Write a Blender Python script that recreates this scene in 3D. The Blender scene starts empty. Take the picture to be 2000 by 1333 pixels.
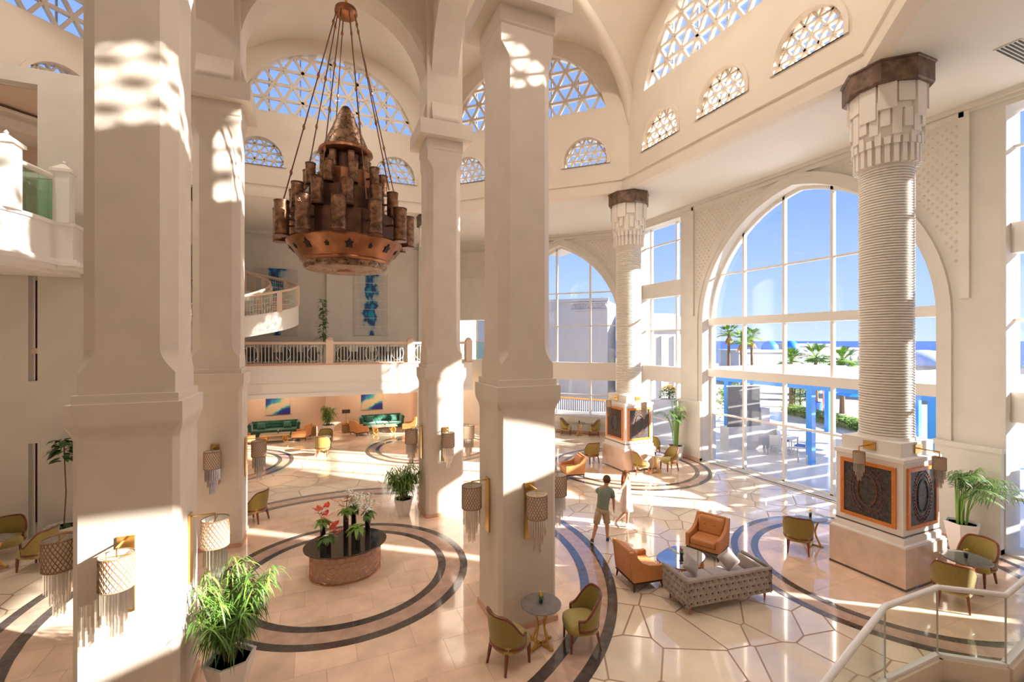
import bpy, bmesh, math, random
from mathutils import Vector, Matrix
random.seed(7)
PI = math.pi; R = math.radians
scene = bpy.context.scene
COL = scene.collection

# ------------------------------------------------------------------ camera, sky, sun, exposure
cam_d = bpy.data.cameras.new('camera'); cam_d.sensor_width = 36.0; cam_d.lens = 36.0*902.7/2000.0
cam_d.clip_end = 60000
cam = bpy.data.objects.new('camera', cam_d); COL.objects.link(cam)
cam.location = (-0.66, -11.52, 5.4); cam.rotation_euler = (R(90), 0, -R(23.04))
scene.camera = cam

world = bpy.data.worlds.new('sky'); scene.world = world; world.use_nodes = True
wn = world.node_tree.nodes; wl = world.node_tree.links; wn.clear()
w_out = wn.new('ShaderNodeOutputWorld'); w_bg = wn.new('ShaderNodeBackground')
w_tc = wn.new('ShaderNodeTexCoord'); w_sep = wn.new('ShaderNodeSeparateXYZ'); w_ramp = wn.new('ShaderNodeValToRGB')
wl.new(w_tc.outputs['Generated'], w_sep.inputs[0]); wl.new(w_sep.outputs['Z'], w_ramp.inputs[0])
cr = w_ramp.color_ramp
cr.elements[0].position = 0.0; cr.elements[0].color = (0.56, 0.69, 0.92, 1)
cr.elements[1].position = 1.0; cr.elements[1].color = (0.22, 0.38, 0.80, 1)
for p, c in ((0.06, (0.44, 0.60, 0.92, 1)), (0.25, (0.24, 0.41, 0.87, 1)), (0.5, (0.23, 0.39, 0.82, 1))):
    e = cr.elements.new(p); e.color = c
wl.new(w_ramp.outputs[0], w_bg.inputs['Color']); w_bg.inputs['Strength'].default_value = 0.50
wl.new(w_bg.outputs[0], w_out.inputs['Surface'])

SUN_DIR = Vector((0.80, -0.60, 0.42)).normalized()
sun_d = bpy.data.lights.new('sun', 'SUN'); sun_d.energy = 9.0; sun_d.angle = R(0.8); sun_d.color = (1.0, 0.95, 0.87)
sun = bpy.data.objects.new('sun', sun_d); COL.objects.link(sun)
sun.rotation_euler = SUN_DIR.to_track_quat('Z', 'Y').to_euler(); sun.location = SUN_DIR*80

# added fill lamps to brighten the hall, unseen high in middle bay and vault
FILL_LAMPS = ((-1.3,-1.3,20.1,300),(1.3,-1.3,20.1,300),(-1.3,1.3,20.1,300),(1.3,1.3,20.1,300),(7.0,-5.2,19.1,115),(7.6,.8,19.2,100),(.5,7.8,19.2,85),(-7.6,1.5,19.1,150),(-3.4,-9.3,18.0,52),(3.4,-9.3,18.0,70))
for (x, y, z, e) in FILL_LAMPS:
    ld = bpy.data.lights.new('fill_lamp', 'AREA'); ld.shape = 'DISK'; ld.size = .5; ld.energy = e; ld.color = (1.0,.90,.78)
    lo = bpy.data.objects.new('fill_lamp', ld); COL.objects.link(lo); lo.location = (x, y, z)
# added fill lamps that brighten the lounge under the mezzanine
for x in (-7,-2.6,2.6,6.6):
    ld = bpy.data.lights.new('lounge_fill_lamp', 'AREA'); ld.shape = 'DISK'; ld.size = .35; ld.energy = 24; ld.color = (1.0,.78,.55)
    lo = bpy.data.objects.new('lounge_fill_lamp', ld); COL.objects.link(lo); lo.location = (x, 17.0, 3.58)
vs = scene.view_settings
vs.view_transform = 'Standard'; vs.look = 'None'; vs.gamma = 1.0; vs.use_curve_mapping = False; vs.exposure = 1.43
scene.cycles.max_bounces = 9; scene.cycles.diffuse_bounces = 5; scene.cycles.transparent_max_bounces = 16
scene.cycles.sample_clamp_indirect = 6.0
scene.cycles.caustics_reflective = False; scene.cycles.caustics_refractive = False

# ------------------------------------------------------------------ mesh helpers
class MB:
    def __init__(s): s.v = []; s.f = []
    def add(s, vs_, fs, M=None):
        b = len(s.v)
        s.v += [tuple(M @ Vector(p)) for p in vs_] if M is not None else [tuple(p) for p in vs_]
        s.f += [tuple(b+i for i in f) for f in fs]; return s
    def bb(s, x0, x1, y0, y1, z0, z1, M=None):
        return s.add([(x0,y0,z0),(x1,y0,z0),(x1,y1,z0),(x0,y1,z0),(x0,y0,z1),(x1,y0,z1),(x1,y1,z1),(x0,y1,z1)],
            [(0,3,2,1),(4,5,6,7),(0,1,5,4),(1,2,6,5),(2,3,7,6),(3,0,4,7)], M)
    def box(s, c, d, M=None):
        return s.bb(c[0]-d[0]/2, c[0]+d[0]/2, c[1]-d[1]/2, c[1]+d[1]/2, c[2]-d[2]/2, c[2]+d[2]/2, M)
    def loft(s, rings, cap=True, closed=True, M=None):
        n = len(rings[0]); vs_ = [p for r in rings for p in r]; fs = []
        for k in range(len(rings)-1):
            for i in range(n if closed else n-1):
                j = (i+1) % n; fs.append((k*n+i, k*n+j, (k+1)*n+j, (k+1)*n+i))
        if cap and closed:
            fs.append(tuple(reversed(range(n)))); fs.append(tuple((len(rings)-1)*n+i for i in range(n)))
        return s.add(vs_, fs, M)
    def lathe(s, prof, n=24, c=(0,0,0), sx=1, sy=1, cap=True, ph=0, M=None):
        return s.loft([[(c[0]+r*sx*math.cos(2*PI*i/n+ph), c[1]+r*sy*math.sin(2*PI*i/n+ph), c[2]+z) for i in range(n)] for r, z in prof], cap, True, M)
    def tube(s, pts, r, n=8, radii=None, closed=False, flat=None, M=None):
        pts = [Vector(p) for p in pts]; rings = []; N = len(pts); up = None
        for i, p in enumerate(pts):
            a = pts[i-1] if (i or closed) else p; b = pts[(i+1) % N] if (i < N-1 or closed) else p
            t = (b-a); t = t.normalized() if t.length > 1e-9 else Vector((0,0,1))
            if up is None:
                up = Vector((0,0,1)) if abs(t.z) < .9 else Vector((1,0,0))
            u = (up - t*up.dot(t)); u = u.normalized() if u.length > 1e-6 else t.orthogonal().normalized(); w = t.cross(u); up = u
            rr = radii[i] if radii else r
            fu, fw = flat if flat else (1, 1)
            rings.append([tuple(p + u*(rr*fu*math.cos(2*PI*k/n)) + w*(rr*fw*math.sin(2*PI*k/n))) for k in range(n)])
        if closed: rings.append(rings[0]); return s.loft(rings, False, True, M)
        return s.loft(rings, True, True, M)
    def bar(s, p, q, w, h, up=(0,0,1), M=None):
        p = Vector(p); q = Vector(q); t = (q-p).normalized(); up = Vector(up)
        if abs(t.dot(up)) > .99: up = Vector((1,0,0))
        side = t.cross(up).normalized(); u = side.cross(t)
        R_ = lambda o: [tuple(o+side*(a*w/2)+u*(b*h/2)) for a, b in ((-1,-1),(1,-1),(1,1),(-1,1))]
        return s.loft([R_(p), R_(q)], M=M)
    def prism(s, poly, z0, z1, M=None):
        return s.loft([[(x,y,z0) for x,y in poly], [(x,y,z1) for x,y in poly]], M=M)
    def mesh(s, name, mat, smooth=False, fix=True):
        me = bpy.data.meshes.new(name); me.from_pydata(s.v, [], s.f)
        if fix:
            bm = bmesh.new(); bm.from_mesh(me); bmesh.ops.recalc_face_normals(bm, faces=bm.faces); bm.to_mesh(me); bm.free()
        if mat: me.materials.append(mat)
        if smooth:
            me.polygons.foreach_set('use_smooth', [True]*len(me.polygons))
            if smooth != 'all':
                try: me.set_sharp_from_angle(angle=R(40))
                except Exception: pass
        me.update(); return me
    def build(s, name, mat, parent=None, smooth=False, loc=None, rotz=0, bevel=0, kind=None, subsurf=0, label=None):
        o = bpy.data.objects.new(name, s.mesh(name, mat, smooth)); COL.objects.link(o)
        if parent: o.parent = parent
        if loc is not None: o.location = loc
        if rotz: o.rotation_euler = (0,0,rotz)
        if bevel:
            m = o.modifiers.new('bevel','BEVEL'); m.width = bevel; m.segments = 2; m.limit_method = 'ANGLE'
        if subsurf:
            m = o.modifiers.new('sub','SUBSURF'); m.levels = subsurf; m.render_levels = subsurf
        if kind: o['kind'] = kind
        if label: o['label'] = label
        return o

def inst(name, me, parent=None, loc=(0,0,0), rotz=0, rot=None, scale=None, M=None):
    o = bpy.data.objects.new(name, me); COL.objects.link(o)
    if parent: o.parent = parent
    if M is not None: o.matrix_local = M
    else:
        o.location = loc; o.rotation_euler = rot if rot else (0,0,rotz)
        if scale: o.scale = scale
    return o
def tag(o, label=None, cat=None, group=None, kind=None):
    if label: o['label'] = label
    if cat: o['category'] = cat
    if group: o['group'] = group
    if kind: o['kind'] = kind
    return o
def thing(name, label, cat, loc=(0,0,0), rotz=0, group=None, kind=None):
    o = bpy.data.objects.new(name, None); COL.objects.link(o); o.empty_display_size = .1
    o.location = loc; o.rotation_euler = (0,0,rotz)
    return tag(o, label, cat, group, kind)
def dup(root, loc, rotz, label, group=None, scale=None, parent=None):
    def cp(o, par):
        c = o.copy(); COL.objects.link(c); c.parent = par
        for ch in kids.get(o, []): cp(ch, c)
        return c
    kids = {}
    for o in COL.objects:
        if o.parent: kids.setdefault(o.parent, []).append(o)
    r = cp(root, parent); r.location = loc; r.rotation_euler = (0,0,rotz); r['label'] = label
    if group: r['group'] = group
    if scale: r.scale = (scale,)*3
    return r
def struct(o, label, cat='wall'): return tag(o, label, cat, kind='structure')

def clip(poly, cl):
    """convex clip (Sutherland-Hodgman); cl counter-clockwise"""
    out = list(poly)
    for i in range(len(cl)):
        a, b = cl[i], cl[(i+1) % len(cl)]; inp = out; out = []
        side = lambda p: (b[0]-a[0])*(p[1]-a[1]) - (b[1]-a[1])*(p[0]-a[0])
        for k in range(len(inp)):
            p, q_ = inp[k], inp[(k+1) % len(inp)]; sp, sq = side(p), side(q_)
            if sp >= 0: out.append(p)
            if (sp > 0 and sq < 0) or (sp < 0 and sq > 0):
                t = sp/(sp-sq); out.append((p[0]+(q_[0]-p[0])*t, p[1]+(q_[1]-p[1])*t))
        if not out: return []
    res = []
    for p in out:
        if not res or math.hypot(p[0]-res[-1][0], p[1]-res[-1][1]) > 1e-4: res.append(p)
    return res
def area(poly):
    return .5*sum(poly[i][0]*poly[(i+1)%len(poly)][1]-poly[(i+1)%len(poly)][0]*poly[i][1] for i in range(len(poly)))
def rect(x0, x1, y0, y1): return [(x0,y0),(x1,y0),(x1,y1),(x0,y1)]

def sheet(name, outer, holes, thick, M, mat, parent=None):
    """flat wall with holes: local x,y in the outline's plane, thickness along local z (0..thick)"""
    cu = bpy.data.curves.new(name, 'CURVE'); cu.dimensions = '2D'; cu.fill_mode = 'BOTH'; cu.extrude = thick/2
    for poly in [outer]+list(holes):
        sp = cu.splines.new('POLY'); sp.points.add(len(poly)-1); sp.use_cyclic_u = True
        for i, (x, y) in enumerate(poly): sp.points[i].co = (x, y, 0, 1)
    t = bpy.data.objects.new('tmp', cu); COL.objects.link(t)
    dg = bpy.context.evaluated_depsgraph_get(); me = bpy.data.meshes.new_from_object(t.evaluated_get(dg))
    bpy.data.objects.remove(t); bpy.data.curves.remove(cu)
    me.transform(M @ Matrix.Translation((0,0,thick/2))); me.name = name
    me.materials.clear(); me.materials.append(mat)
    o = bpy.data.objects.new(name, me); COL.objects.link(o)
    if parent: o.parent = parent
    return o
def frame_m(origin, h, up=(0,0,1)):
    h = Vector(h).normalized(); up = Vector(up); n = h.cross(up)
    M = Matrix((( h.x, up.x, n.x, origin[0]), (h.y, up.y, n.y, origin[1]), (h.z, up.z, n.z, origin[2]), (0,0,0,1)))
    return M
def arch(w, z0, zs, rise, n=14):
    """pointed arch outline, counter-clockwise, centred on 0"""
    if rise > w:
        e = (rise*rise-w*w)/(2*w); r = w+e; pts = [(-w,z0),(w,z0)]; a1 = math.atan2(rise, e)
        right = [(-e+r*math.cos(a1*k/n), zs+r*math.sin(a1*k/n)) for k in range(n+1)]
    else:
        r = (w*w+rise*rise)/(2*rise); cz = zs+rise-r; a0 = math.atan2(zs-cz, w); pts = [(-w,z0),(w,z0)] if z0 < zs-1e-6 else []
        right = [(r*math.cos(a0+(PI/2-a0)*k/n), cz+r*math.sin(a0+(PI/2-a0)*k/n)) for k in range(n+1)]
    return pts + right + [(-x, z) for x, z in reversed(right[:-1])]
# ------------------------------------------------------------------ materials
MATS = {}
def mat(name, col, rough=.5, metal=0, var=0, scale=3, bump=0, bscale=40, coat=0, spec=.5, rnd=0, trans=0, emit=None, sheen=0, stretch=None):
    if name in MATS: return MATS[name]
    m = bpy.data.materials.new(name); m.use_nodes = True; nt = m.node_tree; b = nt.nodes['Principled BSDF']
    b.inputs['Base Color'].default_value = (*col, 1); b.inputs['Roughness'].default_value = rough; b.inputs['Metallic'].default_value = metal
    b.inputs['Coat Weight'].default_value = coat; b.inputs['Coat Roughness'].default_value = .04
    b.inputs['Specular IOR Level'].default_value = spec
    if sheen: b.inputs['Sheen Weight'].default_value = sheen
    tc = nt.nodes.new('ShaderNodeTexCoord'); src = None
    if var or bump:
        vec = tc.outputs['Object']
        if stretch:
            mp = nt.nodes.new('ShaderNodeMapping'); mp.inputs['Scale'].default_value = stretch
            nt.links.new(vec, mp.inputs[0]); vec = mp.outputs[0]
    if var:
        nz = nt.nodes.new('ShaderNodeTexNoise'); nz.inputs['Scale'].default_value = scale; nz.inputs['Detail'].default_value = 5
        nt.links.new(vec, nz.inputs['Vector'])
        rp = nt.nodes.new('ShaderNodeMapRange'); rp.inputs[1].default_value = .3; rp.inputs[2].default_value = .7
        rp.inputs[3].default_value = 1-var; rp.inputs[4].default_value = 1+var*.6
        nt.links.new(nz.outputs['Fac'], rp.inputs[0]); src = rp.outputs[0]
    if rnd:
        oi = nt.nodes.new('ShaderNodeObjectInfo'); r2 = nt.nodes.new('ShaderNodeMapRange')
        r2.inputs[3].default_value = 1-rnd; r2.inputs[4].default_value = 1+rnd*.5
        if rnd < 0:
            r2.inputs[3].default_value = 1+rnd; r2.inputs[4].default_value = 1-rnd*.5
            gi = nt.nodes.new('ShaderNodeNewGeometry'); nt.links.new(gi.outputs['Random Per Island'], r2.inputs[0])
        else: nt.links.new(oi.outputs['Random'], r2.inputs[0])
        if src is None: src = r2.outputs[0]
        else:
            ml = nt.nodes.new('ShaderNodeMath'); ml.operation = 'MULTIPLY'; nt.links.new(src, ml.inputs[0]); nt.links.new(r2.outputs[0], ml.inputs[1]); src = ml.outputs[0]
    if src is not None:
        mx = nt.nodes.new('ShaderNodeMix'); mx.data_type = 'RGBA'; mx.blend_type = 'MULTIPLY'; mx.inputs[0].default_value = 1
        mx.inputs[6].default_value = (*col, 1); nt.links.new(src, mx.inputs[7]); nt.links.new(mx.outputs[2], b.inputs['Base Color'])
    if bump:
        n2 = nt.nodes.new('ShaderNodeTexNoise'); n2.inputs['Scale'].default_value = bscale; n2.inputs['Detail'].default_value = 4
        nt.links.new(vec, n2.inputs['Vector']); bp = nt.nodes.new('ShaderNodeBump'); bp.inputs['Strength'].default_value = bump; bp.inputs['Distance'].default_value = .02
        nt.links.new(n2.outputs['Fac'], bp.inputs['Height']); nt.links.new(bp.outputs[0], b.inputs['Normal'])
    if trans: b.inputs['Transmission Weight'].default_value = trans
    if emit: b.inputs['Emission Color'].default_value = (*emit[0], 1); b.inputs['Emission Strength'].default_value = emit[1]
    MATS[name] = m; return m
def glass_mat(name, tint=(1,1,1), refl=.08, rough=0.0):
    m = bpy.data.materials.new(name); m.use_nodes = True; nt = m.node_tree; nt.nodes.clear()
    o = nt.nodes.new('ShaderNodeOutputMaterial'); t = nt.nodes.new('ShaderNodeBsdfTransparent'); g = nt.nodes.new('ShaderNodeBsdfGlossy')
    t.inputs[0].default_value = (*tint, 1); g.inputs['Roughness'].default_value = rough
    fr = nt.nodes.new('ShaderNodeLayerWeight'); fr.inputs['Blend'].default_value = .5
    pw_ = nt.nodes.new('ShaderNodeMath'); pw_.operation = 'POWER'; pw_.inputs[1].default_value = 4.5; nt.links.new(fr.outputs['Facing'], pw_.inputs[0])
    ad = nt.nodes.new('ShaderNodeMath'); ad.operation = 'MULTIPLY_ADD'; ad.inputs[1].default_value = .5; ad.inputs[2].default_value = refl*.5
    nt.links.new(pw_.outputs[0], ad.inputs[0]); mx = nt.nodes.new('ShaderNodeMixShader')
    nt.links.new(ad.outputs[0], mx.inputs[0]); nt.links.new(t.outputs[0], mx.inputs[1]); nt.links.new(g.outputs[0], mx.inputs[2])
    nt.links.new(mx.outputs[0], o.inputs['Surface']); return m
PLASTER = mat('cream_plaster', (.74,.695,.625), .75, var=.04, scale=1.5, bump=.06, bscale=25)
PILLAR = mat('pillar_plaster', (.765,.675,.575), .7, var=.05, scale=2.0, bump=.10, bscale=18)
VAULT = mat('vault_plaster', (.77,.685,.585), .8, var=.03, scale=1.2)
WHITE = mat('white_paint', (.88,.84,.79), .6)
STONEJ = mat('stone_joint', (.44,.28,.19), .4)
STONE = mat('cream_paving_stone', (.93,.78,.61), .09, var=.10, scale=1.6, rnd=.12, coat=.5)
STONE2 = mat('cream_paving_stone_far', (.93,.78,.61), .09, var=.10, scale=1.6, rnd=-.12, coat=.5)
PEACH = mat('peach_marble_tile', (.96,.70,.52), .09, var=.13, scale=2.2, rnd=.14, coat=.5)
ROSE = mat('rose_marble', (.60,.40,.31), .09, var=.18, scale=5, coat=.5)
DARK = mat('dark_marble', (.10,.08,.073), .09, var=.35, scale=6, coat=.5)
SKIRT = mat('peach_skirting', (.70,.43,.30), .2, var=.1)
CEIL = mat('flat_ceiling_paint', (.76,.725,.66), .7)
GLASS = glass_mat('window_glass', (1,1,1), .05)
GREENGLASS = glass_mat('green_glass', (.80,.93,.87), .08)
RAILGLASS = glass_mat('railing_glass', (.95,.985,.96), .06)
FRAME = mat('window_frame_paint', (.84,.80,.74), .4)
BRONZE = mat('aged_bronze', (.20,.135,.10), .5, metal=.6, var=.5, scale=5)
BRASS = mat('brushed_brass', (.72,.47,.16), .28, metal=1)

# ------------------------------------------------------------------ structure
S3 = 3.04; OCT = 11.82; COR = 11.25; CEILZ = 11.71; EW = 15.4; DIAGW = 18.0
q = math.sqrt(.5)
T8 = math.tan(PI/8)
def octa(r, z): return [(r/math.cos(PI/8)*math.cos(PI/8+k*PI/4), r/math.cos(PI/8)*math.sin(PI/8+k*PI/4), z) for k in range(8)]

# --- floor base + paving pieces
fb = MB().bb(-34, EW+.9, -34, 20, -.40, -.012)
floor = struct(fb.build('floor', STONEJ), 'polished crazy paved marble hall floor with dark ring bands', 'floor')
discs = [((0,0), 6.22, 5.65), ((11.8,-4.9), 3.33, 2.85), ((11.8,4.9), 3.33, 2.85), ((4.9,11.8), 3.33, 2.85), ((-4.9,11.8), 3.33, 2.85)]
def annulus(r0, r1, a0, a1, n=8):
    o = [(r1*math.cos(a0+(a1-a0)*k/n), r1*math.sin(a0+(a1-a0)*k/n)) for k in range(n+1)]
    return o + [(r0*math.cos(a0+(a1-a0)*k/n), r0*math.sin(a0+(a1-a0)*k/n)) for k in range(n, -1, -1)]
def ring(c, r0, r1, name, material, z=0.0, parts=24):
    me = None; g = .0012/r1
    for k in range(parts):
        a0 = 2*PI*k/parts
        if me is None:
            b = MB(); n = 6; P = annulus(r0, r1, g, 2*PI/parts-g, n); m = len(P)
            for i in range(n):
                b.prism([P[i], P[i+1], P[m-2-i], P[m-1-i]], -.02, 0)
            me = b.mesh(name, material)
        inst(name, me, floor, (c[0], c[1], z), a0)
for (c, ro, ri) in discs:
    w = .20 if ro > 5 else .17
    ring(c, ro-w, ro, 'dark_band', DARK, 0, 32 if ro > 5 else 20)
    ring(c, ri-w, ri, 'dark_band', DARK, 0, 32 if ro > 5 else 20)
    ring(c, ri+.003, ro-w-.003, 'rose_band', ROSE, 0, 32 if ro > 5 else 20)
    # tiles in the disc
    rr = ri-w-.004; circ = [(rr*math.cos(2*PI*k/64), rr*math.sin(2*PI*k/64)) for k in range(64)]
    ts = .98 if ro > 5 else 1.05; n = int(rr/ts)+2
    inner = 2.84 if ro > 5 else 0
    for i in range(-n, n+1):
        for j in range(-n, n+1):
            x = i*ts + (ts/2 if j % 2 else 0); y = j*ts*.85
            p = clip(rect(x+.002, x+ts-.002, y+.002, y+ts*.85-.002), circ)
            if len(p) < 3 or abs(area(p)) < .02: continue
            if inner and all(math.hypot(*k) < inner-.02 for k in p): continue
            MB().prism(p, -.02, -.0015 if not inner else -.004).build('marble_tile', PEACH, floor, loc=(c[0], c[1], 0))
# inner ring around the oval table
ring((0,0), 2.66, 2.84, 'dark_band', DARK, .002, 24); ring((0,0), 2.14, 2.32, 'dark_band', DARK, .002, 24); ring((0,0), 2.323, 2.657, 'rose_band', ROSE, .002, 24)
circ = [(2.137*math.cos(2*PI*k/64), 2.137*math.sin(2*PI*k/64)) for k in range(64)]
for i in range(-4, 4):
    for j in range(-4, 5):
        p = clip(rect(i*.86+.002+(.43 if j%2 else 0), i*.86+.858+(.43 if j%2 else 0), j*.62+.002, j*.62+.618), circ)
        if len(p) >= 3 and abs(area(p)) > .01: MB().prism(p, -.02, .002).build('marble_tile', PEACH, floor)
# crazy paving: voronoi stones
rs = random.Random(11); seeds = []
sp = .88
for i in range(-13, 20):
    for j in range(-14, 22):
        seeds.append(((i+rs.uniform(-.5,.5)+(.5 if j%2 else 0))*sp, (j+rs.uniform(-.5,.5))*sp*.9))
wgt = {s_: rs.uniform(-.34,.34) for s_ in seeds}
def cell(s):
    poly = rect(s[0]-2.2, s[0]+2.2, s[1]-2.2, s[1]+2.2)
    for o in seeds:
        d = (o[0]-s[0], o[1]-s[1]); L = math.hypot(*d)
        if 1e-6 < L < 4.2:
            sh = (wgt[s]-wgt[o])/(2*L)-.016; m = ((o[0]+s[0])/2 + d[0]/L*sh, (o[1]+s[1])/2 + d[1]/L*sh); t = (-d[1]/L, d[0]/L)
            poly = clip(poly, [m, (m[0]+t[0]*9, m[1]+t[1]*9), (m[0]+t[0]*9-d[0]/L*9, m[1]+t[1]*9-d[1]/L*9), (m[0]-d[0]/L*9, m[1]-d[1]/L*9)]) if False else half(poly, m, (d[0]/L, d[1]/L))
            if len(poly) < 3: return []
    return poly
def half(poly, m, n):
    out = []
    for k in range(len(poly)):
        p, r_ = poly[k], poly[(k+1) % len(poly)]
        sp_ = (p[0]-m[0])*n[0]+(p[1]-m[1])*n[1]; sq_ = (r_[0]-m[0])*n[0]+(r_[1]-m[1])*n[1]
        if sp_ <= 0: out.append(p)
        if sp_*sq_ < 0:
            t = sp_/(sp_-sq_); out.append((p[0]+(r_[0]-p[0])*t, p[1]+(r_[1]-p[1])*t))
    return out
stones = []
for s in seeds:
    if not (-9.8 < s[0] < 15.8 and -9.5 < s[1] < 15.4): continue
    if (s[0]+s[1])*q > DIAGW or (s[0]-s[1])*q > DIAGW: continue
    p = half(half(half(cell(s), (EW+.85, 0), (1,0)), (0,15.3), (0,1)), (DIAGW*q, DIAGW*q), (q, q))
    if len(p) < 3: continue
    if any(all(math.hypot(k[0]-c[0], k[1]-c[1]) < ro-.03 for k in p) for c, ro, ri in discs): continue
    X = .92*(s[0]+.66)-.391*(s[1]+11.52); Y = .391*(s[0]+.66)+.92*(s[1]+11.52)
    vis = Y > 4 and abs(X)/Y < 1.2
    stones.append((0 if vis else 1, Y, p))
stones.sort(key=lambda k: (k[0], k[1]))
far = MB()
for k, (nv, d, p) in enumerate(stones):
    if k < 300 and not nv: MB().prism(p, -.02, -.008).build('paving_stone', STONE, floor)
    else: far.prism(p, -.02, -.008)
far.build('paving_stones', STONE2, floor, kind='stuff')
# peach slabs under the mezzanine (back lounge) and at the west side
for i in range(-9, 9):
    for j in range(3):
        MB().bb(i*1.2+.003, i*1.2+1.197, 15.32+j*1.15, 15.32+j*1.15+1.145, -.02, -.003).build('marble_slab', PEACH, floor)

# --- flat ceiling ring
ox = [(-34,-16.2),(EW+.8,-16.2),(EW+.8,18.8),(-34,18.8)]
M0 = Matrix.Translation((0,0,CEILZ))
ceil = sheet('ceiling', ox, [[(x,y) for x,y,z in octa(COR+.2,0)]], .25, M0, CEIL); struct(ceil, 'flat cream ceiling around the domed octagon', 'ceiling')
co = MB(); co.loft([octa(r,z) for r,z in ((COR+.35,CEILZ-.002),(COR,CEILZ-.002),(COR,CEILZ+.32),(COR+.07,CEILZ+.34),(COR+.07,CEILZ+.50),(COR+.02,CEILZ+.53),(COR+.02,CEILZ+.58),(COR+.35,CEILZ+.62),(OCT+.1,CEILZ+.62))], cap=False)
struct(co.build('trim_1', VAULT), 'stepped cornice running around the octagonal opening', 'cornice')

# --- drum with lattice windows
LUN = arch(3.9, 15.73, 15.73, 3.1, 16); SMALL = arch(.98, 13.25, 13.50, 1.02, 10)
def lattice(parent, shape, x0, x1, z0, z1, pitch, w, M, joined=False, off=0.0, dep=.14):
    """triangular lattice: three families of bars, each clipped to the opening"""
    bars = []; hgt = pitch*math.sqrt(3)/2; ext = (x1-x0)+(z1-z0)
    k = 0
    while z0+k*hgt < z1+w:
        z = z0+k*hgt; bars.append([(x0-1,z-w/2),(x1+1,z-w/2),(x1+1,z+w/2),(x0-1,z+w/2)]); k += 1
    for sgn in (1,-1):
        d = (math.cos(sgn*PI/3), math.sin(sgn*PI/3)); n = (-d[1], d[0]); m = int(ext/pitch)+3
        for k in range(-m, m+1):
            c = ((x0+x1)/2+off+k*pitch, z0)
            bars.append([(c[0]-d[0]*ext-n[0]*w/2, c[1]-d[1]*ext-n[1]*w/2), (c[0]+d[0]*ext-n[0]*w/2, c[1]+d[1]*ext-n[1]*w/2), (c[0]+d[0]*ext+n[0]*w/2, c[1]+d[1]*ext+n[1]*w/2), (c[0]-d[0]*ext+n[0]*w/2, c[1]-d[1]*ext+n[1]*w/2)])
    J = MB()
    for i, b in enumerate(bars):
        p = clip(b, shape)
        if len(p) < 3 or abs(area(p)) < .004: continue
        dz = .002*(i % 3)
        if joined: J.prism(p, .18+dz, .18+dep-dz, M)
        else: MB().prism(p, .18+dz, .18+dep-dz, M).build('lattice_bar', VAULT, parent)
    if joined: J.build('lattice', VAULT, parent, kind='stuff')
side_names = ['east','northeast','north','northwest','west','southwest','south','southeast']
wincount = [0]
def new_window(label):
    wincount[0] += 1; return struct(thing('window_%d' % wincount[0], None, None), label, 'window')
for k in range(8):
    th = k*PI/4; n = (math.cos(th), math.sin(th)); t = (-n[1], n[0])
    # h x up must point outward: h = -t -> h x z = ?
    h = Vector((t[0], t[1], 0)); M = frame_m((n[0]*OCT, n[1]*OCT, 0), h)
    # make local +z outward
    if (M.to_3x3() @ Vector((0,0,1))).dot(Vector((n[0],n[1],0))) < 0: M = frame_m((n[0]*OCT, n[1]*OCT, 0), -h)
    L = OCT*T8+.02
    holes = [LUN]+[[(x+s*2.97, z) for x, z in SMALL] for s in (-1,0,1)]
    w = sheet('wall_drum_'+side_names[k], rect(-L, L, CEILZ+.25, 19.7), holes, .42, M, VAULT)
    struct(w, 'upper drum wall on the %s side of the octagon with lattice openings' % side_names[k], 'wall')
    vis = k in (0,1,2,3)
    wd = new_window('large arched lattice window of triangles high on the %s drum wall' % side_names[k])
    lattice(wd, LUN, -3.9, 3.9, 15.73, 18.9, .80, .11, M, not vis)
    MB().prism(LUN, .36, .37, M).build('pane', GLASS, wd)
    mm = MB()
    for x in (-2.6,-1.3,0,1.3,2.6): mm.prism(clip(rect(x-.025,x+.025,15.7,19), LUN), .33, .39, M)
    mm.build('mullion', mat('grey_mullion',(.35,.36,.42),.4), wd)
    for s in (-1,0,1):
        sh = [(x+s*2.97, z) for x, z in SMALL]
        ww = new_window('small arched lattice window, %s one below the large lattice on the %s drum wall' % ({-1:'first',0:'middle',1:'last'}[s], side_names[k]))
        lattice(ww, sh, s*2.97-.98, s*2.97+.98, 13.25, 14.6, .385, .06, M, not vis)
        MB().prism(sh, .36, .37, M).build('pane', GLASS, ww)
        # raised reveal rim
        big = [(x*1.13+s*2.97, 13.25+(z-13.25)*1.12) for x, z in SMALL]
        sheet('rim', big, [sh], .05, M @ Matrix.Translation((0,0,-.05)), VAULT, ww)
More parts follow.
